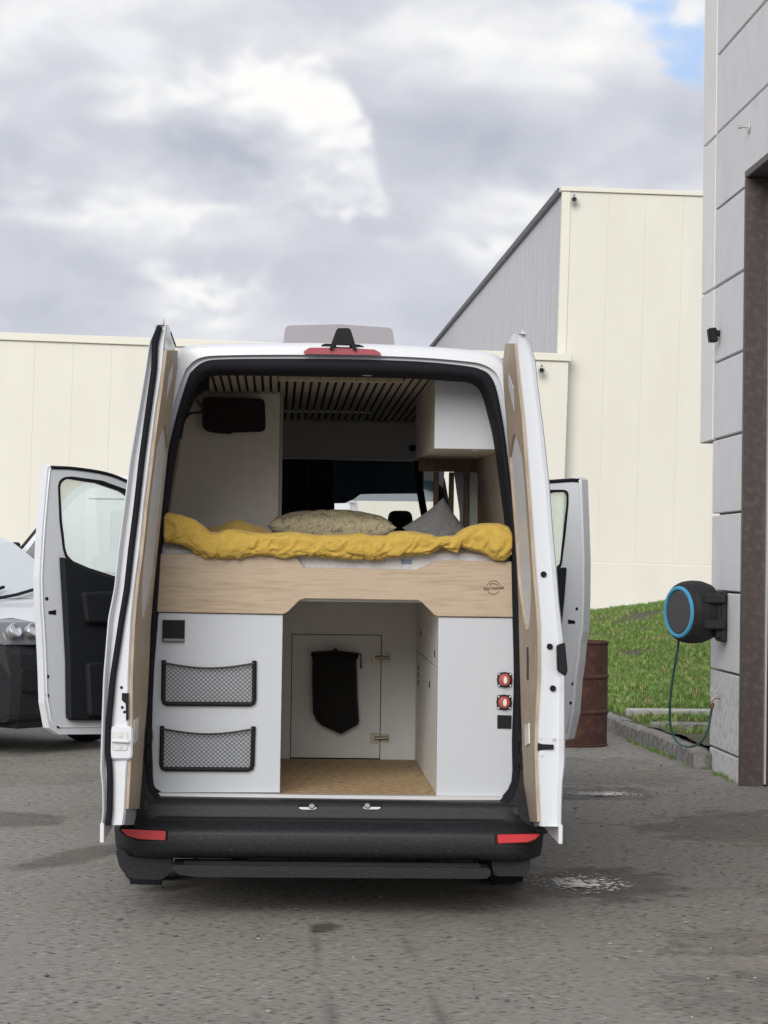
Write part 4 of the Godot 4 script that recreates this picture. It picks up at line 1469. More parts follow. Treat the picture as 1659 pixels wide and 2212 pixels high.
	lining.net(3, seal_in.size() - 1, func(i: int, j: int) -> Vector3:
		var p: Vector2 = seal_in[j]
		var q := Vector2(p.x * 1.06, p.y + (0.09 if p.y > 2.2 else 0.0))
		return Vector3(q.x, q.y, [-0.28, -1.2, -2.4, -3.9][i]))
	part("inner_lining", lining, "liner_wood", van)
	part("floor", Shape.new().box(Vector3(-0.98, 0.40, -3.9), Vector3(0.98, 0.50, -0.03)), "bumper_plastic", van)
	rear_lower(van)
	fittings(van)
	cab(van)
	rear_door(van, door_left, "left rear door swung open, with black seal on its edge", true)
	rear_door(van, door_right, "right rear door swung open, with round black plugs", false)
	cab_door(van, true)
	cab_door(van, false)
	for sx in [-0.9, 0.885]:
		wheel(van, Vector3(sx, 0.355, -1.15), 0.355, 0.235)
	for sx in [-0.86, 0.86]:
		wheel(van, Vector3(sx, 0.355, -4.85), 0.355, 0.235)


func rear_lower(van: Node3D) -> void:
	# bumper: a section swept across and turned in at the corners
	var sec := [[0.02, 0.515], [0.05, 0.512], [0.052, 0.480], [0.058, 0.462], [0.062, 0.440], [0.085, 0.425], [0.125, 0.405], [0.145, 0.388], [0.15, 0.370], [0.15, 0.300], [0.142, 0.278], [0.12, 0.262], [0.06, 0.255], [0.0, 0.255]]
	var bump := Shape.new()
	var nx := 60
	bump.net(nx, sec.size() - 1, func(i: int, j: int) -> Vector3:
		var u := -1.0 + 2.0 * i / nx
		var x := u * 1.0
		var edge := maxf(0.0, (absf(u) - 0.80) / 0.20)
		var z: float = sec[j][0] - 0.20 * pow(edge, 3.0)
		var y: float = sec[j][1]
		if y > 0.42:
			y += 0.0
		return Vector3(x * (1.0 - 0.03 * maxf(0.0, (0.36 - y) * 4.0) * edge), y, z))
	part("bumper", bump, "bumper_plastic", van, "worn black plastic rear bumper")
	part("bumper_seam", Shape.new().box(Vector3(-0.80, 0.438, 0.055), Vector3(0.80, 0.446, 0.0685), 0.002), "black_plastic", van)
	# bumper wings that climb beside the opening
	var wl := [Vector2(-0.9773, 0.3593), Vector2(-0.9532, 0.4622), Vector2(-0.9083, 0.5952), Vector2(-0.887, 0.7451), Vector2(-0.8804, 0.8736), Vector2(-0.8529, 0.891), Vector2(-0.8608, 0.7026), Vector2(-0.8528, 0.5957), Vector2(-0.8219, 0.5276), Vector2(-0.7744, 0.4895), Vector2(-0.6287, 0.4653), Vector2(-0.5845, 0.3629)]
	var wr := [Vector2(1.0193, 0.3777), Vector2(0.988, 0.4527), Vector2(0.9435, 0.5491), Vector2(0.9115, 0.6779), Vector2(0.8989, 0.807), Vector2(0.8749, 0.8239), Vector2(0.8809, 0.6992), Vector2(0.8735, 0.613), Vector2(0.8443, 0.5352), Vector2(0.7995, 0.4918), Vector2(0.6596, 0.4647), Vector2(0.6179, 0.3611)]
	part("bumper_wing", Shape.new().prism(rounded(wl, 0.03, 3), -0.10, 0.045, 0.015), "bumper_plastic", van)
	part("bumper_wing", Shape.new().prism(rounded(wr, 0.03, 3), -0.10, 0.045, 0.015), "bumper_plastic", van)
	var rl := [Vector2(-0.9605, 0.3964), Vector2(-0.7538, 0.3888), Vector2(-0.7553, 0.3465), Vector2(-0.8756, 0.3518), Vector2(-0.9285, 0.3661)]
	var rr := [Vector2(0.7649, 0.3858), Vector2(0.9654, 0.3919), Vector2(0.9444, 0.3662), Vector2(0.9061, 0.351), Vector2(0.7676, 0.3434)]
	part("reflector", Shape.new().prism(rounded(rl, 0.008, 2), 0.10, 0.158, 0.004), "red_lens", van, "red reflector on the left end of the bumper")
	part("reflector", Shape.new().prism(rounded(rr, 0.008, 2), 0.10, 0.158, 0.004), "red_lens", van, "red reflector on the right end of the bumper")
	for q in [rl, rr]:
		var big := []
		var c := Vector2.ZERO
		for p in q:
			c += p / q.size()
		for p in q:
			big.append(p + (p - c).normalized() * 0.012)
		part("reflector_frame", Shape.new().prism(rounded(big, 0.01, 2), 0.09, 0.153, 0.003), "black_plastic", van)
	# corner valances, mud flaps
	var vl := [Vector2(-0.9887, 0.2914), Vector2(-0.7269, 0.2767), Vector2(-0.73, 0.1957), Vector2(-0.7509, 0.1678), Vector2(-0.7826, 0.1526), Vector2(-0.8953, 0.1559), Vector2(-0.9381, 0.1726), Vector2(-0.9684, 0.2107)]
	var vr := [Vector2(0.7453, 0.2727), Vector2(0.9299, 0.3), Vector2(0.9288, 0.2271), Vector2(0.91, 0.1841), Vector2(0.7594, 0.1828)]
	part("corner_valance", Shape.new().prism(rounded(vl, 0.02, 3), -0.15, 0.06, 0.02), "bumper_plastic", van)
	part("corner_valance", Shape.new().prism(rounded(vr, 0.02, 3), -0.15, 0.06, 0.02), "bumper_plastic", van)
	var fl := [Vector2(-0.99, 0.1984), Vector2(-0.7791, 0.1958), Vector2(-0.7993, 0.0383), Vector2(-0.9518, 0.0415)]
	var fr := [Vector2(0.791, 0.1917), Vector2(0.977, 0.1933), Vector2(0.956, 0.0688), Vector2(0.802, 0.0517)]
	part("mud_flap", Shape.new().prism(fl, -0.615, -0.60), "rubber", van)
	part("mud_flap", Shape.new().prism(fr, -0.615, -0.60), "rubber", van)
	# towing step
	var st := Shape.new()
	var z0 := 0.0
	var step_pts := [Vector2(-0.7187, 0.2458), Vector2(0.7257, 0.2436), Vector2(0.7324, 0.2162), Vector2(0.7137, 0.195), Vector2(-0.6173, 0.1921), Vector2(-0.693, 0.204), Vector2(-0.7142, 0.2248)]
	st.prism(rounded(step_pts, 0.02, 3), 0.02, 0.245, 0.014)
	var step := part("step", st, "bumper_plastic", van, "ribbed black rear step below the bumper")
	for k in 9:
		var zz := 0.05 + k * 0.02
		part("tread_rib", Shape.new().box(Vector3(-0.6705, 0.2437 - 0.006, zz), Vector3(0.6875, 0.2437 + 0.004, zz + 0.009), 0.002), "bumper_plastic", step)
	part("step_bracket", Shape.new().box(Vector3(-0.45, 0.17, -0.5), Vector3(-0.38, 0.25, 0.03)).box(Vector3(0.4, 0.17, -0.5), Vector3(0.47, 0.25, 0.03)), "black_plastic", van)
	# underbody, axle, tank
	part("underbody", Shape.new().box(Vector3(-0.9, 0.33, -5.4), Vector3(0.9, 0.40, 0.0)), "black_plastic", van)
	part("axle", Shape.new().tube([Vector3(-0.8, 0.33, -1.15), Vector3(0.8, 0.33, -1.15)], 0.06, 10), "black_plastic", van)
	# sill under the opening with two latches
	var sill := Shape.new()
	sill.net(40, 4, func(i: int, j: int) -> Vector3:
		var x := lerpf(-0.86, 0.87, i / 40.0)
		var q: Array = [[-0.06, 0.527], [-0.01, 0.527], [0.03, 0.521], [0.047, 0.508], [0.05, 0.47]][j]
		return Vector3(x, q[1] - 0.0045 * (x + 0.0), q[0]))
	part("sill", sill, "bumper_plastic", van)
	part("sill_strip", Shape.new().prism([Vector2(-0.8069, 0.543), Vector2(0.8305, 0.5418), Vector2(0.8134, 0.5244), Vector2(-0.7915, 0.5131)], -0.075, -0.02, 0.003), "zinc", van, "pale metal strip along the edge of the load floor")
	for q in [[665, -1.0], [803, 1.0]]:
		pass
	latch(van, Vector3(-0.1049, 0.4943, 0.055), 0.3)
	latch(van, Vector3(0.1903, 0.4982, 0.055), -0.35)
	for q in [Vector3(-0.8427, 0.8149, 0.02), Vector3(-0.8435, 0.7208, 0.02), Vector3(0.8869, 0.8248, 0.02), Vector3(0.8905, 0.7216, 0.02)]:
		var hg := Shape.new().box(q + Vector3(-0.022, -0.028, -0.03), q + Vector3(0.016, 0.028, 0.03), 0.006)
		hg.tube([q + Vector3(-0.004, -0.038, 0.025), q + Vector3(-0.004, 0.038, 0.025)], 0.010, 8)
		part("door_hinge", hg, "black_plastic", van)
	# lamp and camera above the doors
	var lx := Vector3(0.022, 2.6034, 0.03)
	var lamp := part("brake_light", Shape.new().prism(rounded([Vector2(-0.156, 2.5983), Vector2(-0.1284, 2.6181), Vector2(0.0154, 2.6205), Vector2(0.1766, 2.6146), Vector2(0.2048, 2.5979), Vector2(0.2027, 2.5893), Vector2(0.0158, 2.5883), Vector2(-0.1494, 2.5887)], 0.008, 2), -0.02, 0.035, 0.005), "red_lens_high", van, "long red brake light over the rear doors")
	var pod := part("camera_pod", Shape.new().prism(rounded([Vector2(-0.0364, 2.6096), Vector2(-0.0055, 2.6981), Vector2(0.0029, 2.7089), Vector2(0.0544, 2.7098), Vector2(0.0631, 2.6993), Vector2(0.0922, 2.6097), Vector2(0.0772, 2.6073), Vector2(0.064, 2.6328), Vector2(-0.0089, 2.6337), Vector2(-0.0214, 2.6077)], 0.006, 2), -0.12, 0.06, 0.008), "black_plastic", van, "black reversing camera housing standing on the brake light")
	part("camera_eye", Shape.new().prism(rounded([Vector2(-0.0072, 2.6323), Vector2(0.0613, 2.6313), Vector2(0.0572, 2.6205), Vector2(-0.0049, 2.6216)], 0.003, 2), 0.02, 0.05, 0.002), "zinc", pod)
	part("camera_foot", Shape.new().prism(rounded([Vector2(-0.0723, 2.6341), Vector2(-0.0552, 2.6408), Vector2(0.102, 2.6392), Vector2(0.1258, 2.631), Vector2(0.1259, 2.6224), Vector2(-0.0722, 2.6233)], 0.005, 2), -0.06, 0.0, 0.004), "black_plastic", pod)
	# roof vent
	var vent := part("roof_vent", Shape.new().prism(rounded([Vector2(-0.2501, 2.6642), Vector2(-0.2402, 2.7544), Vector2(-0.2224, 2.766), Vector2(0.0272, 2.7759), Vector2(0.2685, 2.7632), Vector2(0.2821, 2.7521), Vector2(0.2969, 2.6645)], 0.012, 3), -1.0, -0.55, 0.02), "vent_cover", van, "smoked plastic roof vent hood")
	part("vent_base", Shape.new().box(Vector3(-0.1847, 2.60, -0.95), Vector3(0.2446, 2.754, -0.62), 0.02), "sticker", vent)


func latch(van: Node3D, p: Vector3, knob: float) -> void:
	var l := part("floor_latch", Shape.new().prism(rounded([p2(p, -0.046, 0.012), p2(p, 0.046, 0.012), p2(p, 0.046, -0.006), p2(p, 0.028, -0.014), p2(p, -0.028, -0.014), p2(p, -0.046, -0.006)], 0.006, 2), 0.03, p.z, 0.002), "black_plastic", van)
	part("latch_plate", Shape.new().prism(rounded([p2(p, -0.042, -0.001), p2(p, 0.042, -0.001), p2(p, 0.040, -0.008), p2(p, 0.026, -0.0125), p2(p, -0.026, -0.0125), p2(p, -0.040, -0.008)], 0.003, 2), 0.035, p.z + 0.003, 0.001), "white_inner", l)
	part("latch_knob", Shape.new().prism(disc(Vector2(p.x + 0.06 * knob, p.y + 0.004), 0.016, 0.012, 12), 0.04, p.z + 0.012, 0.004), "steel", l)


func p2(p: Vector3, x: float, y: float) -> Vector2:
	return Vector2(p.x + x, p.y + y)


func fittings(van: Node3D) -> void:
	var zc := -0.06
	# rear cupboards either side of the garage
	var cl := part("left_cupboard", Shape.new().prism([Vector2(-0.8098, 1.3785), Vector2(-0.2327, 1.3751), Vector2(-0.2349, 0.5477), Vector2(-0.7825, 0.5434), Vector2(-0.8216, 0.5678), Vector2(-0.8355, 0.7828), Vector2(-0.8312, 1.0778)], -0.10, -0.06, 0.0015), "white_board", van, "white cupboard front with two net pockets")
	var cr := part("right_cupboard", Shape.new().prism([Vector2(0.4941, 1.3745), Vector2(0.8479, 1.3747), Vector2(0.8604, 1.0976), Vector2(0.8557, 0.8009), Vector2(0.8497, 0.606), Vector2(0.8202, 0.5408), Vector2(0.4958, 0.5409)], -0.10, -0.06, 0.0015), "white_board", van, "white cupboard front with two red switches")
	part("bed_front", Shape.new().prism([Vector2(-0.8196, 1.6533), Vector2(-0.1807, 1.6577), Vector2(-0.1389, 1.5978), Vector2(0.1202, 1.597), Vector2(0.3884, 1.5941), Vector2(0.4314, 1.6141), Vector2(0.4938, 1.6409), Vector2(0.8343, 1.639), Vector2(0.8487, 1.3784), Vector2(0.4909, 1.3782), Vector2(0.4735, 1.3856), Vector2(0.4164, 1.441), Vector2(0.3968, 1.4516), Vector2(-0.1282, 1.4534), Vector2(-0.154, 1.4466), Vector2(-0.2092, 1.3899), Vector2(-0.2328, 1.3788), Vector2(-0.8199, 1.3821)], -0.085, -0.045, 0.003), "oak", van, "pale oak board across the front of the bed")
	# emblem printed on the board: a broken ring, a peak and a line of script
	var logo := Node3D.new()
	logo.name = "emblem"
	logo.set_meta("label", "dark round emblem with script lettering")
	van.add_child(logo)
	var lc := Vector3(0.749, 1.5167, -0.043)
	for arc in [[0.35, 2.85], [3.75, 5.7]]:
		var pts := []
		for k in 20:
			var a := lerpf(arc[0], arc[1], k / 19.0)
			pts.append(lc + Vector3(cos(a) * 0.031, sin(a) * 0.031, 0))
		part("ring", Shape.new().tube(pts, 0.0013, 4), "logo_print", logo)
	part("peak", Shape.new().tube([lc + Vector3(-0.018, 0.012, 0), lc + Vector3(-0.004, 0.021, 0), lc + Vector3(0.003, 0.015, 0), lc + Vector3(0.009, 0.019, 0), lc + Vector3(0.018, 0.010, 0)], 0.0017, 4), "logo_print", logo)
	var tm := TextMesh.new()
	var font := SystemFont.new()
	font.font_names = PackedStringArray(["Droid Serif"])
	font.font_italic = true
	font.font_weight = 700
	tm.font = font
	tm.text = "The Vanlab"
	tm.font_size = 16
	tm.pixel_size = 0.00108
	tm.depth = 0.0015
	var word := part_of("lettering", tm, "logo_print", logo)
	word.position = lc + Vector3(0.0, -0.004, 0.001)
	word.rotation.z = 0.09
	# socket, nets, switches
	part("socket", Shape.new().prism([Vector2(-0.7911, 1.3454), Vector2(-0.6879, 1.3456), Vector2(-0.6885, 1.2443), Vector2(-0.7917, 1.2441)], -0.06, -0.045, 0.002), "black_plastic", cl)
	part("socket_lip", Shape.new().prism([Vector2(-0.7859, 1.2599), Vector2(-0.6893, 1.2589), Vector2(-0.6891, 1.246), Vector2(-0.7879, 1.2459)], -0.045, -0.034, 0.003), "grey_groove", cl)
	pocket(van, [Vector2(-0.7825, 1.1586), Vector2(-0.7831, 0.9778), Vector2(-0.7775, 0.9628), Vector2(-0.7645, 0.9565), Vector2(-0.3797, 0.9587), Vector2(-0.3647, 0.9653), Vector2(-0.3606, 0.9804), Vector2(-0.3621, 1.1614)])
	pocket(van, [Vector2(-0.7856, 0.853), Vector2(-0.7873, 0.6766), Vector2(-0.7817, 0.6595), Vector2(-0.7687, 0.6531), Vector2(-0.3839, 0.6549), Vector2(-0.369, 0.6615), Vector2(-0.3649, 0.6767), Vector2(-0.3621, 0.8555)])
	for q in [Vector2(0.8073, 1.0861), Vector2(0.8066, 0.9811)]:
		var sw := part("battery_switch", Shape.new().prism(rounded(rect(q.x - 0.033, q.y - 0.033, q.x + 0.033, q.y + 0.033), 0.008, 3), -0.0599, -0.045, 0.003).prism(disc(q, 0.036, 0.036, 20), -0.0599, -0.043, 0.002), "black_plastic", van)
		var tk := Transform3D(Basis(Vector3.RIGHT, PI / 2), Vector3(q.x, q.y, -0.043))
		part("knob", Shape.new().at(tk).lathe([Vector2(0.030, 0.0), Vector2(0.029, 0.012), Vector2(0.024, 0.022), Vector2(0, 0.025)], 20), "red_knob", sw)
		part("knob_label", Shape.new().prism(disc(q + Vector2(0.001, 0.0), 0.009, 0.017, 14), -0.021, -0.0165), "sticker", sw)
		for c in [[-1, -1], [1, -1], [1, 1], [-1, 1]]:
			part("screw", Shape.new().prism(disc(q + Vector2(c[0], c[1]) * 0.0265, 0.0045, 0.0045, 8), -0.045, -0.0425), "zinc", sw)
	part("socket", Shape.new().prism([Vector2(0.7759, 0.9201), Vector2(0.8422, 0.9198), Vector2(0.8419, 0.8581), Vector2(0.7767, 0.8585)], -0.0599, -0.05, 0.002), "black_plastic", cr)
	garage(van)
	upper_room(van)


func pocket(parent: Node, u: Array) -> void:
	var p := Node3D.new()
	p.name = "net_pocket"
	parent.add_child(p, true)
	var path := []
	for q in u:
		path.append(Vector3(q.x, q.y, -0.045))
	part("frame", Shape.new().tube(path, 0.0105, 8), "black_plastic", p)
	var l: float = u[1].x
	var r: float = u[6].x
	var top: float = u[0].y
	var bot: float = u[3].y
	# the sagging elastic along the top
	var hem := []
	for k in 25:
		var t := k / 24.0
		hem.append(Vector3(lerpf(l, r, t), lerpf(top, u[7].y, t) - 0.012 - 0.024 * sin(PI * t), -0.036))
	part("elastic", Shape.new().tube(hem, 0.0052, 6), "net_cord", p)
	var net := Shape.new()
	var w := r - l
	var h := top - bot - 0.012
	var step := 0.0215
	var n := int((w + h) / step) + 2
	for dir in [1.0, -1.0]:
		for k in n:
			var pts := []
			for m in 26:
				var t := m / 25.0
				var y := bot + t * h
				var x := (l + k * step - t * h * 1.1) if dir > 0 else (l - h * 1.1 + k * step + t * h * 1.1)
				if x < l or x > r:
					if pts.size() > 1:
						break
					pts.clear()
					continue
				var sag := 0.022 * sin(PI * (x - l) / w)
				if y > top - 0.012 - sag - (top - u[7].y) * (x - l) / w:
					continue
				pts.append(Vector3(x, y, -0.040 + 0.012 * sin(PI * (x - l) / w) * sin(PI * minf(t, 0.9))))
			for m in pts.size() - 1:
				var a: Vector3 = pts[m]
				var b: Vector3 = pts[m + 1]
				var nn := (b - a).cross(Vector3.BACK).normalized() * 0.0014
				net.quad(a - nn, b - nn, b + nn, a + nn)
	part("net", net, "net_cord", p)


func garage(van: Node3D) -> void:
	var x0 := -0.2348
	var x1 := 0.4972
	var fl := 0.54
	var zb := -1.97
	var g := Node3D.new()
	g.name = "garage"
	g.set_meta("label", "open storage space under the bed with brown floor")
	van.add_child(g)
	part("floor_board", Shape.new().box(Vector3(x0 - 0.02, fl - 0.018, zb), Vector3(x1 + 0.02, fl, -0.055), 0.002), "floor_board", g)
	part("ceiling", Shape.new().box(Vector3(-0.85, 1.44, zb), Vector3(0.86, 1.46, -0.10)), "grey_board", g)
	part("left_side", Shape.new().box(Vector3(x0 - 0.018, fl, zb), Vector3(x0, 1.439, -0.101)), "grey_board", g)
	var y_mid := 1.13
	part("right_side", Shape.new().box(Vector3(x1, fl + 0.001, zb), Vector3(x1 + 0.018, y_mid - 0.003, -0.101), 0.002), "grey_board", g)
	part("right_side", Shape.new().box(Vector3(x1, y_mid + 0.003, zb), Vector3(x1 + 0.018, 1.439, -0.101), 0.002), "grey_board", g)
	for q in [[1.24, -1.55], [1.19, -0.35], [1.05, -1.72], [1.02, -0.72], [1.01, -1.74], [0.97, -1.74]]:
		part("slot", Shape.new().box(Vector3(x1 - 0.003, q[0] - 0.016, q[1] - 0.02), Vector3(x1 + 0.002, q[0] + 0.016, q[1] + 0.02), 0.001), "black_plastic", g)
	# back wall with its little door
	var dl := -0.1744
	var dr := 0.3061
	var dt := 1.209
	part("back_wall", Shape.new().box(Vector3(-0.85, 0.40, zb - 0.04), Vector3(dl - 0.004, 1.439, zb - 0.02)).box(Vector3(dr + 0.004, 0.40, zb - 0.04), Vector3(0.86, 1.439, zb - 0.02)).box(Vector3(dl - 0.0035, dt + 0.004, zb - 0.04), Vector3(dr + 0.0035, 1.439, zb - 0.02)), "grey_board", g)
	part("recess", Shape.new().box(Vector3(-0.84, 0.41, zb - 0.06), Vector3(0.85, 1.43, zb - 0.045)), "black_plastic", g)
	var door := part("hatch_door", Shape.new().box(Vector3(dl, fl + 0.004, zb - 0.038), Vector3(dr, dt, zb - 0.019), 0.002), "grey_board", g)
	for v in [1.0892, 0.6537]:
		var hb := Shape.new()
		hb.prism(rounded(rect(dr - 0.052, v - 0.028, dr - 0.006, v + 0.028), 0.006, 2), zb - 0.019, zb - 0.012, 0.001)
		hb.prism(rounded(rect(dr + 0.006, v - 0.022, dr + 0.05, v + 0.022), 0.006, 2), zb - 0.019, zb - 0.012, 0.001)
		hb.tube([Vector3(dr - 0.03, v, zb - 0.006), Vector3(dr + 0.045, v + 0.001, zb - 0.006)], 0.011, 6)
		part("hinge", hb, "brass", g)
	# cupboard bodies behind the white fronts
	part("side_carcass", Shape.new().box(Vector3(-0.86, 0.51, zb), Vector3(x0 - 0.02, 1.435, -0.101)), "grey_board", g)
	part("side_carcass", Shape.new().box(Vector3(x1 + 0.02, 0.51, zb), Vector3(0.88, 1.435, -0.101)), "grey_board", g)
	# bag hung on the hatch
	var bag := thing("cloth_bag", "black drawstring cloth bag hanging on the small door under the bed", "bag", VAN + Vector3(0.0593, 0.9043, -1.92))
	var bl := [Vector2(-0.0757, 1.1095), Vector2(-0.0535, 1.1198), Vector2(0.0287, 1.1282), Vector2(0.0511, 1.1347), Vector2(0.0786, 1.1288), Vector2(0.186, 1.1177), Vector2(0.1814, 1.0927), Vector2(0.1716, 1.0801), Vector2(0.1792, 0.8932), Vector2(0.19, 0.7487), Vector2(0.1815, 0.7287), Vector2(0.1444, 0.7083), Vector2(0.0949, 0.6791), Vector2(0.0523, 0.6973), Vector2(-0.0105, 0.7241), Vector2(-0.0383, 0.7512), Vector2(-0.0588, 0.7908), Vector2(-0.0659, 0.9402), Vector2(-0.0653, 1.0773)]
	var c3 := Vector3(0.0593, 0.9043, -1.92)
	var sh := Shape.new()
	sh.smooth()
	var nb := bl.size()
	for i in nb:
		var a: Vector2 = bl[i] - Vector2(c3.x, c3.y)
		var b: Vector2 = bl[(i + 1) % nb] - Vector2(c3.x, c3.y)
		for r in 6:
			var f0 := 1.0 - r / 6.0
			var f1 := 1.0 - (r + 1) / 6.0
			var z0 := 0.075 * sqrt(1.0 - f0 * f0)
			var z1 := 0.075 * sqrt(1.0 - f1 * f1)
			sh.quad(Vector3(a.x * f0, a.y * f0, z0), Vector3(a.x * f1, a.y * f1, z1), Vector3(b.x * f1, b.y * f1, z1), Vector3(b.x * f0, b.y * f0, z0))
		sh.tri(Vector3(a.x, a.y, 0), Vector3(b.x, b.y, 0), Vector3(0, 0, -0.045))
	part("pouch", sh, "black_cloth", bag)
	part("drawstring", Shape.new().tube([Vector3(-0.13, 0.212, 0.01), Vector3(0.0, 0.225, 0.05), Vector3(0.135, 0.205, 0.01), Vector3(0.138, 0.13, 0.012)], 0.005, 6), "net_cord", bag)
	part("hook", Shape.new().tube([Vector3(0, 0.225, -0.05), Vector3(0, 0.235, 0.0), Vector3(0, 0.222, 0.012)], 0.006, 6), "black_plastic", bag)


func upper_room(van: Node3D) -> void:
	# ceiling: boards with black gaps, falling a little to the front
	var ceil := Node3D.new()
	ceil.name = "ceiling"
	ceil.set_meta("label", "ceiling of narrow wooden slats with black gaps")
	van.add_child(ceil)
	var y0 := 2.512
	var tilt := Transform3D(Basis(Vector3.RIGHT, -0.0185), Vector3(0, y0, -0.33))
	part("felt", Shape.new().at(tilt).box(Vector3(-0.76, 0.013, -3.62), Vector3(0.78, 0.02, 0.02)), "black_cloth", ceil)
	var slat := Shape.new().at(tilt).box(Vector3(0.0, 0.0, -3.6), Vector3(0.027, 0.012, 0.0), 0.002).mesh()
	for k in 33:
		part_of("slat", slat, "slat_wood", ceil).position.x = -0.625 + k * 0.0405
	part("hatch_frame", Shape.new().box(Vector3(-0.2704, y0 - 0.026, -0.41), Vector3(0.3303, y0 - 0.003, -0.36), 0.003), "liner_wood", ceil)
	part("hatch_rail", Shape.new().box(Vector3(-0.2344, 2.4575, -3.02), Vector3(0.2657, 2.4736, -2.98), 0.003), "zinc", ceil)
	for q in [Vector3(-0.0778, 2.5191, -0.16), Vector3(0.148, 2.5152, -0.16)]:
		part("spot_lamp", Shape.new().at(Transform3D(Basis.IDENTITY, q)).lathe([Vector2(0, -0.012), Vector2(0.022, -0.012), Vector2(0.030, -0.004), Vector2(0.030, 0.02)], 16), "zinc", ceil)
	# black header over the opening
	part("header", Shape.new().box(Vector3(-0.70, 2.5096, -0.32), Vector3(0.72, 2.56, -0.285), 0.004), "rubber", van)
	part("corner_post", Shape.new().prism([Vector2(-0.7202, 2.2927), Vector2(-0.6848, 2.4253), Vector2(-0.6507, 2.4985), Vector2(-0.5982, 2.5126), Vector2(-0.5972, 2.4421), Vector2(-0.6561, 2.4148), Vector2(-0.6927, 2.3701)], -0.33, -0.29, 0.004), "rubber", van)
	# wardrobe wall on the left with the screen and the reading lamp
	part("wardrobe_front", Shape.new().prism([Vector2(-0.89, 1.43), Vector2(-0.2598, 1.43), Vector2(-0.2598, 2.5221), Vector2(-0.68, 2.5221), Vector2(-0.76, 2.33), Vector2(-0.86, 1.9)], -1.66, -1.62, 0.002), "beige_board", van, "beige wardrobe wall behind the bed")
	part("wardrobe_edge", Shape.new().box(Vector3(-0.2586, 1.43, -1.665), Vector3(-0.2428, 2.5221, -1.617), 0.003), "slat_wood", van)
	part("wardrobe_side", Shape.new().box(Vector3(-0.2586 - 0.02, 1.43, -2.6), Vector3(-0.2476, 2.47, -1.667)), "beige_board", van)
	var tv := part("screen", Shape.new().prism(rounded([Vector2(-0.6653, 2.4622), Vector2(-0.3395, 2.4578), Vector2(-0.3322, 2.2862), Vector2(-0.5108, 2.2785), Vector2(-0.5107, 2.2713), Vector2(-0.583, 2.2726), Vector2(-0.6628, 2.2883)], 0.03, 3), -1.55, -1.50, 0.006), "screen", van, "dark rounded television on the wardrobe wall")
	part("screen_arm", Shape.new().box(Vector3(-0.5374, 2.3387, -1.62), Vector3(-0.4648, 2.4114, -1.551)), "black_plastic", tv)
	var lampr := Node3D.new()
	lampr.name = "reading_lamp"
	van.add_child(lampr)
	part("neck", Shape.new().tube(spline([Vector3(-0.682, 2.4163, -0.42), Vector3(-0.6552, 2.3852, -0.5), Vector3(-0.6308, 2.3546, -0.6), Vector3(-0.6471, 2.3362, -0.55), Vector3(-0.6884, 2.3265, -0.45), Vector3(-0.7179, 2.2935, -0.42), Vector3(-0.7328, 2.2533, -0.42)], 5), 0.0065, 6), "black_plastic", lampr)
	part("head", Shape.new().tube([Vector3(-0.7308, 2.2644, -0.42), Vector3(-0.7398, 2.2021, -0.42)], 0.012, 8), "black_plastic", lampr)
	part("junction_box", Shape.new().prism(rounded([Vector2(-0.7137, 2.4603), Vector2(-0.6364, 2.4838), Vector2(-0.6136, 2.4375), Vector2(-0.6706, 2.3943), Vector2(-0.702, 2.416)], 0.012, 2), -0.46, -0.40, 0.005), "black_plastic", lampr)
	# overhead cupboard on the right
	var oc := Node3D.new()
	oc.name = "overhead_cupboard"
	oc.set_meta("label", "white overhead cupboard in the upper right corner")
	van.add_child(oc)
	part("carcass", Shape.new().prism([Vector2(0.4841, 2.1722), Vector2(0.85, 2.1722), Vector2(0.77, 2.44), Vector2(0.72, 2.50), Vector2(0.4841, 2.50)], -2.08, -0.372, 0.002), "carcass_beige", oc)
	part("front", Shape.new().prism([Vector2(0.4835 - 0.002, 2.1717), Vector2(0.855, 2.1717), Vector2(0.775, 2.44), Vector2(0.725, 2.505), Vector2(0.4835 - 0.002, 2.505)], -0.37, -0.35, 0.002), "white_board", oc)
	part("catch", Shape.new().box(Vector3(0.6641, 2.1705 - 0.006, -0.39), Vector3(0.6952, 2.1705, -0.372), 0.001), "zinc", oc)
	# slatted screen below it, far side wall
	var sc := Node3D.new()
	sc.name = "slat_screen"
	sc.set_meta("label", "dark wooden upright slats below the overhead cupboard")
	van.add_child(sc)
	var zt := -2.1
	part("head_rail", Shape.new().box(Vector3(0.5039, 2.1052, zt - 0.04), Vector3(0.9606, 2.1913, zt), 0.004), "dark_wood", sc)
	for q in [[0.5865, 0.6144], [0.6704, 0.6983], [0.7514, 0.7793]]:
		part("slat", Shape.new().box(Vector3(q[0], 1.42, zt - 0.035), Vector3(q[1], 2.1027, zt - 0.005), 0.003), "dark_wood", sc)
	part("grey_strip", Shape.new().box(Vector3(0.7818, 1.42, zt - 0.05), Vector3(0.8323, 2.1027, zt - 0.03), 0.002), "grey_board", sc)
	part("post", Shape.new().box(Vector3(0.8339, 1.42, zt - 0.06), Vector3(0.8745, 2.1027, zt - 0.01), 0.003), "dark_wood", sc)
	part("side_board", Shape.new().box(Vector3(0.877, 1.42, zt - 0.06), Vector3(0.86, 2.1913, zt - 0.03), 0.003), "slat_wood", sc)
	# shelf front above the cab, curtain left of the view through the windscreen
	part("cab_shelf", Shape.new().box(Vector3(-0.3822, 2.2193, -4.3), Vector3(0.7585, 2.47, -3.9), 0.004), "shelf_white", van, "pale grey shelf front above the cab")
	part("shelf_knob", Shape.new().tube([Vector3(0.5679, 2.2905, -3.88), Vector3(0.5526, 2.2896, -3.86)], 0.02, 8), "black_plastic", van)
	var cur := Shape.new()
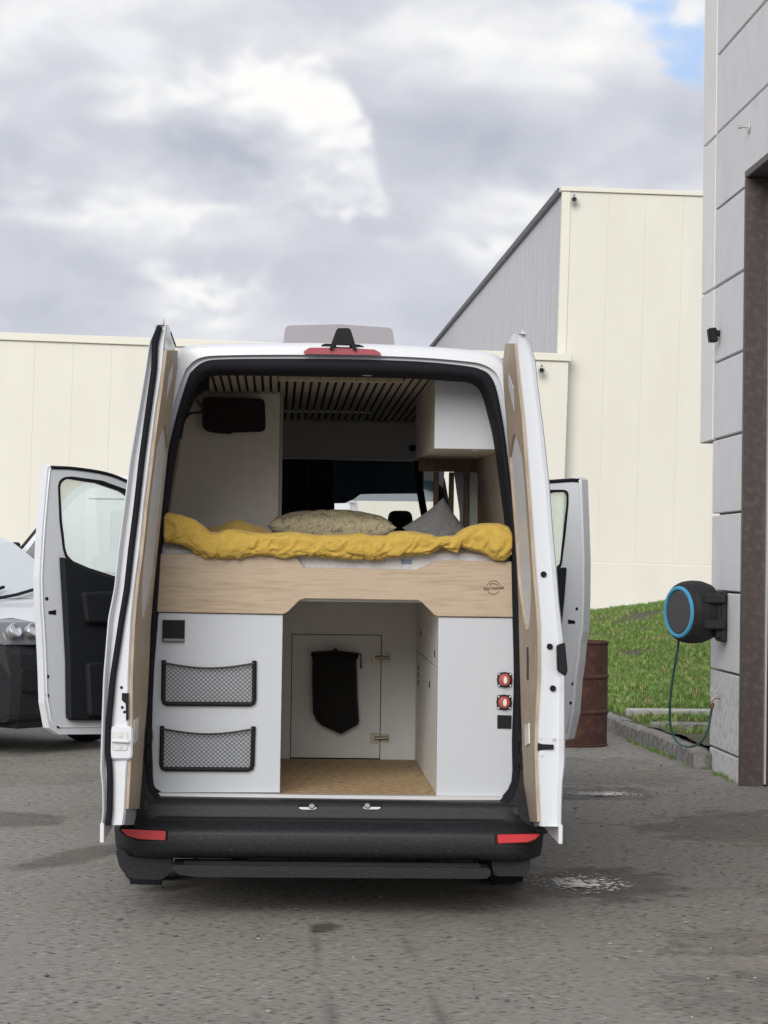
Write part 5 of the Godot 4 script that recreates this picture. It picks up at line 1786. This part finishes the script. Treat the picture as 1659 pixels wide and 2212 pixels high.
	cur.net(60, 6, func(i: int, j: int) -> Vector3:
		var x := lerpf(-0.2509, 0.0873, i / 60.0)
		return Vector3(x, lerpf(1.2, 2.2154, j / 6.0), -4.0 + 0.02 * sin(i * 0.9)))
	part("curtain", cur, "curtain_cloth", van, "black curtain behind the driver's seat")
	var cur2 := Shape.new()
	cur2.net(24, 6, func(i: int, j: int) -> Vector3:
		var t := i / 24.0
		var y := lerpf(1.859, 2.2335, j / 6.0)
		var x := lerpf(0.5752, 0.6213, t) + 0.055 * pow(1.0 - j / 6.0, 1.5)
		return Vector3(x, y, -4.05 + 0.012 * sin(i * 1.3)))
	part("curtain", cur2, "curtain_cloth", van)
	part("cab_headliner", Shape.new().prism([Vector2(-0.2511, 2.2274), Vector2(0.6523, 2.2411), Vector2(0.6552, 2.0304), Vector2(0.626, 2.0183), Vector2(0.3187, 2.0109), Vector2(0.2545, 2.007), Vector2(0.2169, 1.9772), Vector2(0.1588, 1.9501), Vector2(-0.247, 1.9413)], -4.34, -4.30), "curtain_cloth", van)


func cab(van: Node3D) -> void:
	# roof and pillars over the open cab
	var prof := [[-3.9, 2.585, 0.74], [-4.3, 2.50, 0.74], [-4.7, 2.30, 0.74], [-4.95, 2.12, 0.74]]
	var roof := Shape.new()
	roof.net(3, 8, func(i: int, j: int) -> Vector3:
		var u := j / 4.0 - 1.0
		var p: Array = prof[i]
		return Vector3(-u * p[2] * (1.0 + 0.10 * absf(u)), p[1] - 0.10 * pow(absf(u), 4.0), p[0]))
	part("cab_roof", roof, "white_paint", van)
	part("b_pillar", Shape.new().box(Vector3(-0.99, 0.45, -3.98), Vector3(-0.86, 2.45, -3.88), 0.02).box(Vector3(0.86, 0.45, -3.98), Vector3(0.99, 2.45, -3.88), 0.02), "white_paint", van)
	for s in [-1.0, 1.0]:
		part("a_pillar", Shape.new().tube([Vector3(s * 0.78, 2.12, -4.9), Vector3(s * 0.88, 1.72, -5.2), Vector3(s * 0.93, 1.25, -5.55)], 0.05, 8), "black_plastic", van)
	var ws := Shape.new()
	ws.net(8, 6, func(i: int, j: int) -> Vector3:
		var u := i / 4.0 - 1.0
		var t := j / 6.0
		return Vector3(u * lerpf(0.90, 0.76, t), lerpf(1.25, 2.12, t), lerpf(-5.6, -4.95, t) + 0.10 * u * u))
	part("windscreen", ws, "glass", van)
	var tb := Shape.new()
	tb.net(8, 2, func(i: int, j: int) -> Vector3:
		var u := i / 4.0 - 1.0
		var t := lerpf(0.835, 0.99, j / 2.0)
		return Vector3(u * lerpf(0.90, 0.76, t), lerpf(1.25, 2.12, t), lerpf(-5.6, -4.95, t) + 0.10 * u * u + 0.008))
	part("shade_band", tb, "teal_band", van, "teal tinted band along the top of the windscreen")
	part("dashboard", Shape.new().box(Vector3(-0.85, 0.75, -5.55), Vector3(0.85, 1.22, -4.95), 0.05), "trim_black", van)
	part("bonnet", Shape.new().at(Transform3D(Basis(Vector3.UP, PI / 2), Vector3.ZERO)).prism([Vector2(5.35, 0.45), Vector2(5.98, 0.45), Vector2(6.02, 0.8), Vector2(5.92, 1.05), Vector2(5.6, 1.24), Vector2(5.35, 1.24)], -0.93, 0.93, 0.05), "white_paint", van)
	part("cab_floor", Shape.new().box(Vector3(-0.92, 0.38, -5.4), Vector3(0.92, 0.48, -3.901)), "bumper_plastic", van)
	for q in [[0.5135, 1.9088], [0.1679, 1.906]]:
		var seat := Node3D.new()
		seat.name = "cab_seat"
		van.add_child(seat, true)
		var c := Vector2(q[0], q[1])
		part("headrest", Shape.new().prism(rounded([c + Vector2(-0.095, -0.17), c + Vector2(0.095, -0.17), c + Vector2(0.07, 0.0), c + Vector2(-0.07, 0.0)], 0.04, 4), -4.44, -4.34, 0.02), "trim_black", seat)
		part("backrest", Shape.new().prism(rounded([c + Vector2(-0.24, -0.85), c + Vector2(0.24, -0.85), c + Vector2(0.22, -0.19), c + Vector2(-0.22, -0.19)], 0.06, 4), -4.48, -4.34, 0.03), "trim_black", seat)
		part("cushion", Shape.new().box(Vector3(q[0] - 0.25, 0.62, -4.95), Vector3(q[0] + 0.25, 0.78, -4.40), 0.04), "trim_black", seat)
		part("pedestal", Shape.new().box(Vector3(q[0] - 0.18, 0.48, -4.85), Vector3(q[0] + 0.18, 0.62, -4.45)), "black_plastic", seat)


# ---------------------------------------------------------------- bedding
var roll_top := [Vector2(-0.7945, 1.8341), Vector2(-0.7776, 1.8473), Vector2(-0.7154, 1.8396), Vector2(-0.6466, 1.8169), Vector2(-0.5989, 1.7811), Vector2(-0.5772, 1.7578), Vector2(-0.5407, 1.754), Vector2(-0.4959, 1.7697), Vector2(-0.4509, 1.7714), Vector2(-0.3928, 1.7604), Vector2(-0.3134, 1.7572), Vector2(-0.1975, 1.7631), Vector2(-0.0835, 1.7518), Vector2(0.0305, 1.7534), Vector2(0.1164, 1.7632), Vector2(0.1682, 1.7532), Vector2(0.2436, 1.7521), Vector2(0.2671, 1.7675), Vector2(0.3187, 1.7746), Vector2(0.3727, 1.7733), Vector2(0.4505, 1.7614), Vector2(0.4852, 1.749), Vector2(0.5282, 1.7571), Vector2(0.5628, 1.7554), Vector2(0.5948, 1.785), Vector2(0.6377, 1.8071), Vector2(0.711, 1.8168), Vector2(0.7737, 1.8198), Vector2(0.8128, 1.8053), Vector2(0.8348, 1.7754)]
var roll_low := [Vector2(-0.7956, 1.7055), Vector2(-0.74, 1.702), Vector2(-0.6821, 1.6857), Vector2(-0.6368, 1.6542), Vector2(-0.5959, 1.6334), Vector2(-0.5382, 1.6299), Vector2(-0.4377, 1.6291), Vector2(-0.3908, 1.6447), Vector2(-0.2839, 1.6505), Vector2(-0.2602, 1.6401), Vector2(-0.2088, 1.6386), Vector2(-0.1682, 1.6478), Vector2(-0.0266, 1.6432), Vector2(0.1173, 1.6345), Vector2(0.2139, 1.6336), Vector2(0.2439, 1.6448), Vector2(0.3254, 1.6523), Vector2(0.45, 1.6669), Vector2(0.4969, 1.6976), Vector2(0.5272, 1.6916), Vector2(0.5748, 1.6707), Vector2(0.5937, 1.7054), Vector2(0.6176, 1.695), Vector2(0.676, 1.6786), Vector2(0.7106, 1.6683), Vector2(0.7498, 1.643), Vector2(0.7973, 1.6394), Vector2(0.8314, 1.6656)]


func build_bedding() -> void:
	var o := VAN + Vector3(0, 1.46, -1.0)
	# mattress
	var mat := Shape.new()
	mat.box(Vector3(-0.83, 1.465, -1.95) - Vector3(0, 1.46, -1.0), Vector3(0.85, 1.705, -0.088) - Vector3(0, 1.46, -1.0), 0.035)
	var mt := thing("mattress", "white mattress edge showing under the yellow duvet", "mattress", o)
	part("pad", mat, "mattress_cloth", mt)
	var lab := Vector3(0.3422, 1.6319, -0.085)
	part("care_label", Shape.new().at(Transform3D(Basis.IDENTITY, -Vector3(0, 1.46, -1.0))).prism(rect(lab.x - 0.025, lab.y - 0.012, lab.x + 0.025, lab.y + 0.010), -0.088, -0.0845), "blue_print", mt)
	# duvet: rolled over the front edge, lying back over the bed
	var wr := fast(91, 0.9, 3)
	var ridge := fast(92, 1.0, 2)
	var d := Shape.new()
	var nx := 260
	var nt := 60
	var x0 := -0.795
	var x1 := 0.835
	d.net(nx, nt, func(i: int, j: int) -> Vector3:
		var x := lerpf(x0, x1, float(i) / nx)
		var top := level(roll_top, x)
		var low := level(roll_low, x)
		var t := float(j) / nt
		var mid := (top + low) / 2.0
		var half := (top - low) / 2.0
		var y := 0.0
		var z := 0.0
		var nrm := Vector3.UP
		if t < 0.62:
			# round the front, from underneath to the crest
			var a := lerpf(-PI * 0.80, PI * 0.5, t / 0.62)
			nrm = Vector3(0, sin(a), cos(a))
			y = mid + half * signf(sin(a)) * pow(absf(sin(a)), 0.75)
			z = -0.085 + 0.10 * signf(cos(a)) * pow(absf(cos(a)), 0.42)
		else:
			var s := (t - 0.62) / 0.38
			y = lerpf(top, 1.675, smoothstep(0.0, 0.25, s))
			y += 0.145 * exp(-pow((x + 0.46) / 0.22, 2.0) - pow((s - 0.55) / 0.2, 2.0)) + 0.02 * ridge.get_noise_2d(x * 6.0, s * 6.0)
			z = -0.085 - 1.25 * s
		# creases: broad folds gather towards the lower hem
		var hem := 1.0 - clampf(absf(t - 0.30) / 0.34, 0.0, 1.0)
		var fold := 1.0 - absf(ridge.get_noise_2d(x * 9.0 + 0.8 * wr.get_noise_2d(x * 7.0, t * 5.0), t * 3.2)) * 2.6
		var tiny := wr.get_noise_2d(x * 22.0, t * 12.0)
		var push := 0.011 * (fold - 0.4) * hem + 0.0022 * tiny * (0.3 + hem) + 0.004 * ridge.get_noise_2d(x * 6.0, t * 4.0)
		if t < 0.05:
			push = 0.0
		var p := Vector3(x, y, z) + nrm * push
		if i == 0 or i == nx:
			p = Vector3(x, lerpf(y, mid, 0.6), lerpf(z, -0.09, 0.6))
		return p - Vector3(0, 1.46, -1.0))
	single("duvet", d, "yellow_cloth", "crumpled mustard yellow duvet rolled over the bed's front edge", "duvet", o)
	# pillow with a swirling print
	var pc := VAN + Vector3(0.0146, 1.7929, -1.45)
	single("pillow", cushion(0.335, 0.21, 0.088, 0.0), "pillow_print", "patterned ochre and grey pillow lying flat in the middle of the bed", "pillow", pc, "pillows on the bed")
	var cc := VAN + Vector3(0.582, 1.7719, -1.6)
	var cu := single("pillow", cushion(0.135, 0.135, 0.06, 0.0), "grey_cloth", "plain dark grey pillow standing on its corner at the right", "pillow", cc, "pillows on the bed")
	cu.rotation = Vector3(PI / 2 - 0.25, 0, 0)
	cu.transform.basis = Basis(Vector3.RIGHT, 0.25) * Basis(Vector3.BACK, PI / 4 - 0.12) * Basis(Vector3.RIGHT, PI / 2)


# a stuffed cushion lying in x, z: half sizes, half thickness
func cushion(a: float, b: float, h: float, _r: float) -> Shape:
	var s := Shape.new()
	var n := 36
	var wr := fast(95, 1.0, 3)
	for side in [1.0, -1.0]:
		var f := func(i: int, j: int) -> Vector3:
			var u := 2.0 * i / n - 1.0
			var v := 2.0 * j / n - 1.0
			var pinch := 1.0 - 0.07 * (1.0 - u * u) * absf(v) - 0.0
			var pinch2 := 1.0 - 0.07 * (1.0 - v * v) * absf(u)
			var y := h * pow(maxf((1.0 - u * u) * (1.0 - v * v), 0.0), 0.42)
			y += 0.010 * wr.get_noise_3d(u * 3.0, v * 3.0, side * 5.0) * minf(1.0, (1.0 - u * u) * 6.0) * minf(1.0, (1.0 - v * v) * 6.0)
			return Vector3(u * a * pinch2, y * side, v * b * pinch)
		if side > 0.0:
			s.net(n, n, func(i: int, j: int) -> Vector3: return f.call(j, i))
		else:
			s.net(n, n, f)
	return s


# ---------------------------------------------------------------- parked vehicles (local x forwards, z to their right)
func shell(profile: Array, half: float, bev: float, y_taper: float, taper: float) -> Shape:
	var s := Shape.new()
	s.bend = func(p: Vector3) -> Vector3:
		var k := 1.0 - taper * maxf(0.0, p.y - y_taper)
		var nose := 1.0 - 0.10 * pow(clampf((p.x + 0.5) / 0.5, 0.0, 1.0), 2.0)
		return Vector3(p.x - 0.16 * pow(absf(p.z) / half, 4.0) * clampf((p.x + 0.8) / 0.8, 0.0, 1.0), p.y, p.z * k * nose)
	s.prism(profile, -half, half, bev, false)
	return s


func vehicle_wheels(o: Node3D, x_front: float, x_rear: float, half: float) -> void:
	for x in [x_front, x_rear]:
		for s in [-1.0, 1.0]:
			var w := Node3D.new()
			w.name = "wheel"
			o.add_child(w, true)
			var t := Transform3D(Basis(Vector3.RIGHT, PI / 2), Vector3(x, 0.32, s * (half - 0.12)))
			part("tyre", Shape.new().at(t).lathe([Vector2(0.19, -0.105), Vector2(0.29, -0.105), Vector2(0.32, -0.07), Vector2(0.32, 0.07), Vector2(0.29, 0.105), Vector2(0.19, 0.105)], 32, false), "tyre", w)
			part("rim", Shape.new().at(t).lathe([Vector2(0, -0.08), Vector2(0.15, -0.07), Vector2(0.19, -0.095), Vector2(0.19, 0.095), Vector2(0.15, 0.07), Vector2(0, 0.08)], 24), "zinc", w)


func build_parked_vehicles() -> void:
	# small white van with a black bumper, nose to the right and towards us
	var h := deg_to_rad(40)
	var car := thing("parked_car", "white parked car with black front bumper, cut by the left edge of the photo", "car", Vector3(-1.42, 0, -20.5), -h)
	var half := 0.90
	var prof := rounded([Vector2(-0.02, 0.30), Vector2(0.0, 0.62), Vector2(-0.02, 0.90), Vector2(-0.16, 1.03), Vector2(-0.78, 1.15), Vector2(-1.02, 1.21), Vector2(-1.78, 1.66), Vector2(-2.1, 1.72), Vector2(-4.2, 1.72), Vector2(-4.4, 1.2), Vector2(-4.4, 0.32)], 0.10, 4)
	var body := shell(prof, half, 0.07, 1.25, 0.16)
	part("body", body, "white_paint", car)
	var bp := rounded([Vector2(0.045, 0.27), Vector2(0.06, 0.55), Vector2(0.05, 0.85), Vector2(-0.10, 0.875), Vector2(-0.42, 0.74), Vector2(-0.60, 0.52), Vector2(-0.62, 0.27)], 0.06, 3)
	part("bumper", shell(bp, half + 0.02, 0.07, 1.25, 0.16), "bumper_plastic", car, "black plastic front bumper")
	part("grille", shell(rounded([Vector2(0.065, 0.42), Vector2(0.075, 0.5), Vector2(0.07, 0.66), Vector2(0.0, 0.66), Vector2(0.0, 0.42)], 0.02, 2), 0.62, 0.02, 1.25, 0.16), "black_plastic", car)
	for s in [-1.0, 1.0]:
		var lampp := shell(rounded([Vector2(0.022, 0.86), Vector2(-0.01, 0.955), Vector2(-0.14, 1.035), Vector2(-0.50, 1.075), Vector2(-0.52, 1.03), Vector2(-0.25, 0.90)], 0.03, 3), 0.5, 0.0, 1.25, 0.16)
		var hl := Shape.new()
		hl.bend = lampp.bend
		hl.bend = func(p: Vector3) -> Vector3:
			return Vector3(p.x - 0.16 * pow(absf(p.z) / 0.9, 4.0) * clampf((p.x + 0.8) / 0.8, 0.0, 1.0), p.y, p.z * (1.0 - 0.10 * pow(clampf((p.x + 0.5) / 0.5, 0.0, 1.0), 2.0)))
		var z0: float = minf(s * 0.55, s * 0.915)
		hl.prism(rounded([Vector2(0.022, 0.86), Vector2(-0.01, 0.955), Vector2(-0.14, 1.035), Vector2(-0.50, 1.075), Vector2(-0.52, 1.03), Vector2(-0.25, 0.90)], 0.03, 3), z0, z0 + 0.365, 0.03)
		var lp := part("headlight", hl, "lamp_body", car)
		var fog := Shape.new()
		fog.bend = hl.bend
		fog.prism(rounded([Vector2(0.068, 0.50), Vector2(0.072, 0.70), Vector2(0.0, 0.70), Vector2(0.0, 0.50)], 0.02, 2), minf(s * 0.58, s * 0.86), minf(s * 0.58, s * 0.86) + 0.28, 0.02)
		part("fog_lamp_recess", fog, "black_plastic", car)
		for bz in [0.66, 0.80]:
			var bowl := Shape.new().at(Transform3D(Basis(Vector3.BACK, -1.05), Vector3(-0.03 - 0.10 * (bz - 0.6) * 4.0, 0.968, s * bz)))
			bowl.lathe([Vector2(0.058, -0.02), Vector2(0.060, 0.030), Vector2(0.052, 0.036), Vector2(0.03, 0.022), Vector2(0, 0.016)], 18)
			part("lamp_bowl", bowl, "lamp_chrome", lp)
		var bulb := Shape.new()
		bulb.bend = hl.bend
		bulb.prism(disc(Vector2(-0.12, 0.965), 0.05, 0.04, 14), minf(s * 0.62, s * 0.93), minf(s * 0.62, s * 0.93) + 0.31, 0.01)
		part("reflector", bulb, "lamp_chrome", lp)
	var glass_t := shell(rounded([Vector2(-0.93, 1.195), Vector2(-1.70, 1.645), Vector2(-1.74, 1.62), Vector2(-1.0, 1.17)], 0.01, 2), 0.74, 0.0, 1.25, 0.10)
	part("windscreen", glass_t, "pale_glass", car)
	for s in [-1.0, 1.0]:
		var sw := Shape.new()
		sw.bend = body.bend
		var zz: float = s * 0.905
		sw.prism(rounded([Vector2(-1.42, 1.18), Vector2(-1.86, 1.55), Vector2(-2.7, 1.57), Vector2(-2.7, 1.16)], 0.04, 3), minf(zz, zz - s * 0.02), maxf(zz, zz - s * 0.02), 0.004)
		part("side_window", sw, "dark_glass", car)
		var qw := Shape.new()
		qw.bend = body.bend
		qw.prism(rounded([Vector2(-1.06, 1.14), Vector2(-1.36, 1.36), Vector2(-1.36, 1.14)], 0.03, 3), minf(zz, zz - s * 0.02), maxf(zz, zz - s * 0.02), 0.004)
		part("quarter_window", qw, "dark_glass", car)
		part("mirror", Shape.new().box(Vector3(-1.55, 1.10, minf(s * 0.92, s * 1.10)), Vector3(-1.40, 1.27, maxf(s * 0.92, s * 1.10)), 0.03), "black_plastic", car)
	part("wiper", Shape.new().tube([Vector3(-0.86, 1.20, 0.25), Vector3(-0.90, 1.225, 0.0), Vector3(-1.02, 1.29, -0.45)], 0.014, 6).tube([Vector3(-0.88, 1.21, 0.68), Vector3(-0.90, 1.225, 0.42), Vector3(-1.0, 1.285, 0.05)], 0.014, 6), "black_plastic", car)
	vehicle_wheels(car, -0.85, -3.55, half)
	part("underbody", Shape.new().box(Vector3(-4.3, 0.22, -0.75), Vector3(-0.1, 0.35, 0.75)), "black_plastic", car)
	# high white van beyond, nose to the left
	var v2 := thing("parked_van", "high white panel van parked beyond the open left cab door", "van", Vector3(-3.35, 0, -26.2), PI)
	var hv := 0.98
	var p2_ := rounded([Vector2(0.0, 0.35), Vector2(0.02, 0.8), Vector2(-0.08, 1.12), Vector2(-0.68, 1.42), Vector2(-0.85, 1.54), Vector2(-1.22, 2.02), Vector2(-1.42, 2.22), Vector2(-1.75, 2.29), Vector2(-4.1, 2.31), Vector2(-4.2, 1.4), Vector2(-4.2, 0.35)], 0.10, 4)
	var b2 := shell(p2_, hv, 0.08, 1.3, 0.11)
	part("body", b2, "white_paint", v2)
	for s in [-1.0, 1.0]:
		var zz: float = s * 0.985
		var win := Shape.new()
		win.bend = b2.bend
		win.prism(rounded([Vector2(-0.86, 1.46), Vector2(-1.10, 1.80), Vector2(-1.14, 1.42)], 0.03, 3), minf(zz, zz - s * 0.02), maxf(zz, zz - s * 0.02), 0.004)
		part("side_window", win, "dark_glass", v2)
		for q in [[-1.72, -2.75], [-2.85, -4.0]]:
			var pn := Shape.new()
			pn.bend = b2.bend
			pn.prism(rounded(rect(q[1], 1.05, q[0], 1.98), 0.06, 4), minf(zz + s * 0.006, zz - s * 0.02), maxf(zz + s * 0.006, zz - s * 0.02), 0.006)
			part("side_panel", pn, "white_paint", v2)
		var rail := Shape.new()
		rail.bend = b2.bend
		rail.prism(rect(-4.1, 2.06, -1.5, 2.075), minf(zz + s * 0.004, zz - s * 0.02), maxf(zz + s * 0.004, zz - s * 0.02), 0.002)
		part("rain_rail", rail, "grey_paint", v2)
		part("mirror", Shape.new().box(Vector3(-0.86, 1.50, minf(s * 1.0, s * 1.12)), Vector3(-0.78, 1.63, maxf(s * 1.0, s * 1.12)), 0.02), "black_plastic", v2)
	part("windscreen", shell(rounded([Vector2(-0.80, 1.535), Vector2(-1.19, 2.03), Vector2(-1.24, 2.01), Vector2(-0.90, 1.53)], 0.01, 2), 0.84, 0.0, 1.3, 0.1), "dark_glass", v2)
	part("bumper", shell(rounded([Vector2(0.06, 0.33), Vector2(0.07, 0.62), Vector2(-0.1, 0.68), Vector2(-0.5, 0.5), Vector2(-0.5, 0.33)], 0.04, 3), hv + 0.02, 0.06, 1.3, 0.11), "bumper_plastic", v2)
	vehicle_wheels(v2, -0.9, -3.3, hv)


# ---------------------------------------------------------------- drum, hose reel, tap
func build_yard_things() -> void:
	var drum := thing("oil_drum", "rusty brown steel drum standing behind the right doors", "drum", Vector3(2.5108, 0, -21.7539))
	var r := 0.295
	var prof := [Vector2(0, 0.012), Vector2(r - 0.01, 0.012), Vector2(r, 0.0), Vector2(r + 0.006, 0.012), Vector2(r - 0.004, 0.022)]
	for c in [0.29, 0.585]:
		prof.append_array([Vector2(r - 0.004, c - 0.022), Vector2(r + 0.005, c - 0.010), Vector2(r + 0.008, c), Vector2(r + 0.005, c + 0.010), Vector2(r - 0.004, c + 0.022)])
	prof.append_array([Vector2(r - 0.004, 0.855), Vector2(r + 0.006, 0.865), Vector2(r + 0.006, 0.878), Vector2(r - 0.006, 0.882), Vector2(r - 0.012, 0.86), Vector2(r - 0.014, 0.05), Vector2(0, 0.05)])
	var s := Shape.new()
	s.bend = func(p: Vector3) -> Vector3:
		var n := noise.get_noise_3dv(p * 120.0) * 0.012
		return Vector3(p.x * (1.0 + n * 1.6), p.y, p.z * (1.0 + n * 1.6))
	s.lathe(prof, 48)
	part("barrel", s, "rust", drum)
	part("rain_water", Shape.new().lathe([Vector2(r - 0.02, 0.70), Vector2(0, 0.70)], 24), "dark_glass", drum)
	drum.rotation.y = 0.7
	# reel
	var hub := Vector3(3.12, 1.2085, -19.2022)
	var reel := thing("hose_reel", "dark grey wall-mounted hose reel with a bright blue ring", "hose reel", hub)
	# its axle points to the left and towards the camera
	var ax := Vector3(-0.905, 0, 0.425).normalized()
	var t := Transform3D(Basis(ax.cross(Vector3.UP).normalized() * -1.0, ax, Vector3.UP), Vector3.ZERO)
	t.basis = Basis(Vector3.UP.cross(ax).normalized(), ax, Vector3.UP.cross(ax).normalized().cross(ax)).orthonormalized()
	part("drum", Shape.new().at(t).lathe([Vector2(0, -0.13), Vector2(0.17, -0.13), Vector2(0.215, -0.10), Vector2(0.233, -0.04), Vector2(0.236, 0.03), Vector2(0.228, 0.09), Vector2(0.212, 0.125), Vector2(0.19, 0.137), Vector2(0, 0.137)], 48), "reel_plastic", reel)
	part("ring", Shape.new().at(t).lathe([Vector2(0.165, 0.138), Vector2(0.167, 0.150), Vector2(0.180, 0.153), Vector2(0.192, 0.147), Vector2(0.194, 0.136)], 48), "reel_blue", reel, "bright blue ring on the face of the reel")
	part("face", Shape.new().at(t).lathe([Vector2(0.165, 0.139), Vector2(0.15, 0.144), Vector2(0, 0.146)], 40), "reel_face", reel)
	# yoke arms and wall plate
	for y in [0.105, -0.085]:
		part("yoke_arm", Shape.new().box(Vector3(0.035, y - 0.035, 0.10), Vector3(0.20, y + 0.035, 0.235), 0.012), "reel_plastic", reel)
	part("yoke_bridge", Shape.new().box(Vector3(0.13, -0.19, 0.02), Vector3(0.19, 0.15, 0.19), 0.015), "reel_plastic", reel)
	part("wall_plate", Shape.new().box(Vector3(0.165, -0.215, -0.05), Vector3(0.212, 0.165, 0.21), 0.012), "reel_plastic", reel)
	for y in [0.12, -0.18]:
		part("bolt", Shape.new().tube([Vector3(0.164, y, 0.05), Vector3(0.155, y, 0.05)], 0.012, 6), "zinc", reel)
	# hose from the reel to the tap
	var pts := [Vector3(3.02, 1.0623, -19.3749), Vector3(3.02, 0.9956, -19.3018), Vector3(3.02, 0.8586, -19.403), Vector3(3.02, 0.7107, -19.5504), Vector3(3.02, 0.5451, -19.6637), Vector3(3.04, 0.3929, -19.8168), Vector3(3.06, 0.2823, -19.8676), Vector3(3.1, 0.1937, -19.8629), Vector3(3.14, 0.1662, -19.6818), Vector3(3.19, 0.1881, -19.5084), Vector3(3.23, 0.2487, -19.3706), Vector3(3.26, 0.343, -19.3264), Vector3(3.27, 0.4313, -19.3094), Vector3(3.275, 0.4924, -19.2815)]
	var o: Vector3 = pts[7]
	var hose := thing("garden_hose", "thin green hose looping from the reel down to the tap", "hose", o)
	var loc := []
	for p in spline(pts, 6):
		loc.append(p - o)
	part("tube", Shape.new().tube(loc, 0.0095, 8), "hose_green", hose)
	part("coupling", Shape.new().tube([pts[13] - o + Vector3(0, -0.005, 0), pts[13] - o + Vector3(0.002, 0.035, 0)], 0.016, 10), "coupling_red", hose)
	var tp := Vector3(3.335, 0.5633, -19.2698)
	var tap := thing("water_tap", "small brass tap on the grey wall with the hose attached", "tap", tp)
	part("wall_flange", Shape.new().at(Transform3D(Basis(Vector3.UP, -PI / 2), Vector3(-0.002, 0, 0))).prism(rounded(rect(-0.035, -0.09, 0.035, 0.075), 0.02, 3), -0.008, 0.0, 0.002), "zinc", tap)
	part("spout", Shape.new().tube(spline([Vector3(0.0, 0.0, 0), Vector3(-0.04, 0.002, 0), Vector3(-0.065, -0.012, 0), Vector3(-0.066, -0.045, 0)], 4), 0.010, 8), "brass", tap)
	part("handle", Shape.new().tube([Vector3(-0.035, 0.01, 0), Vector3(-0.04, 0.05, 0)], 0.008, 6).tube([Vector3(-0.075, 0.062, 0.01), Vector3(-0.02, 0.045, -0.01)], 0.009, 6), "zinc", tap)
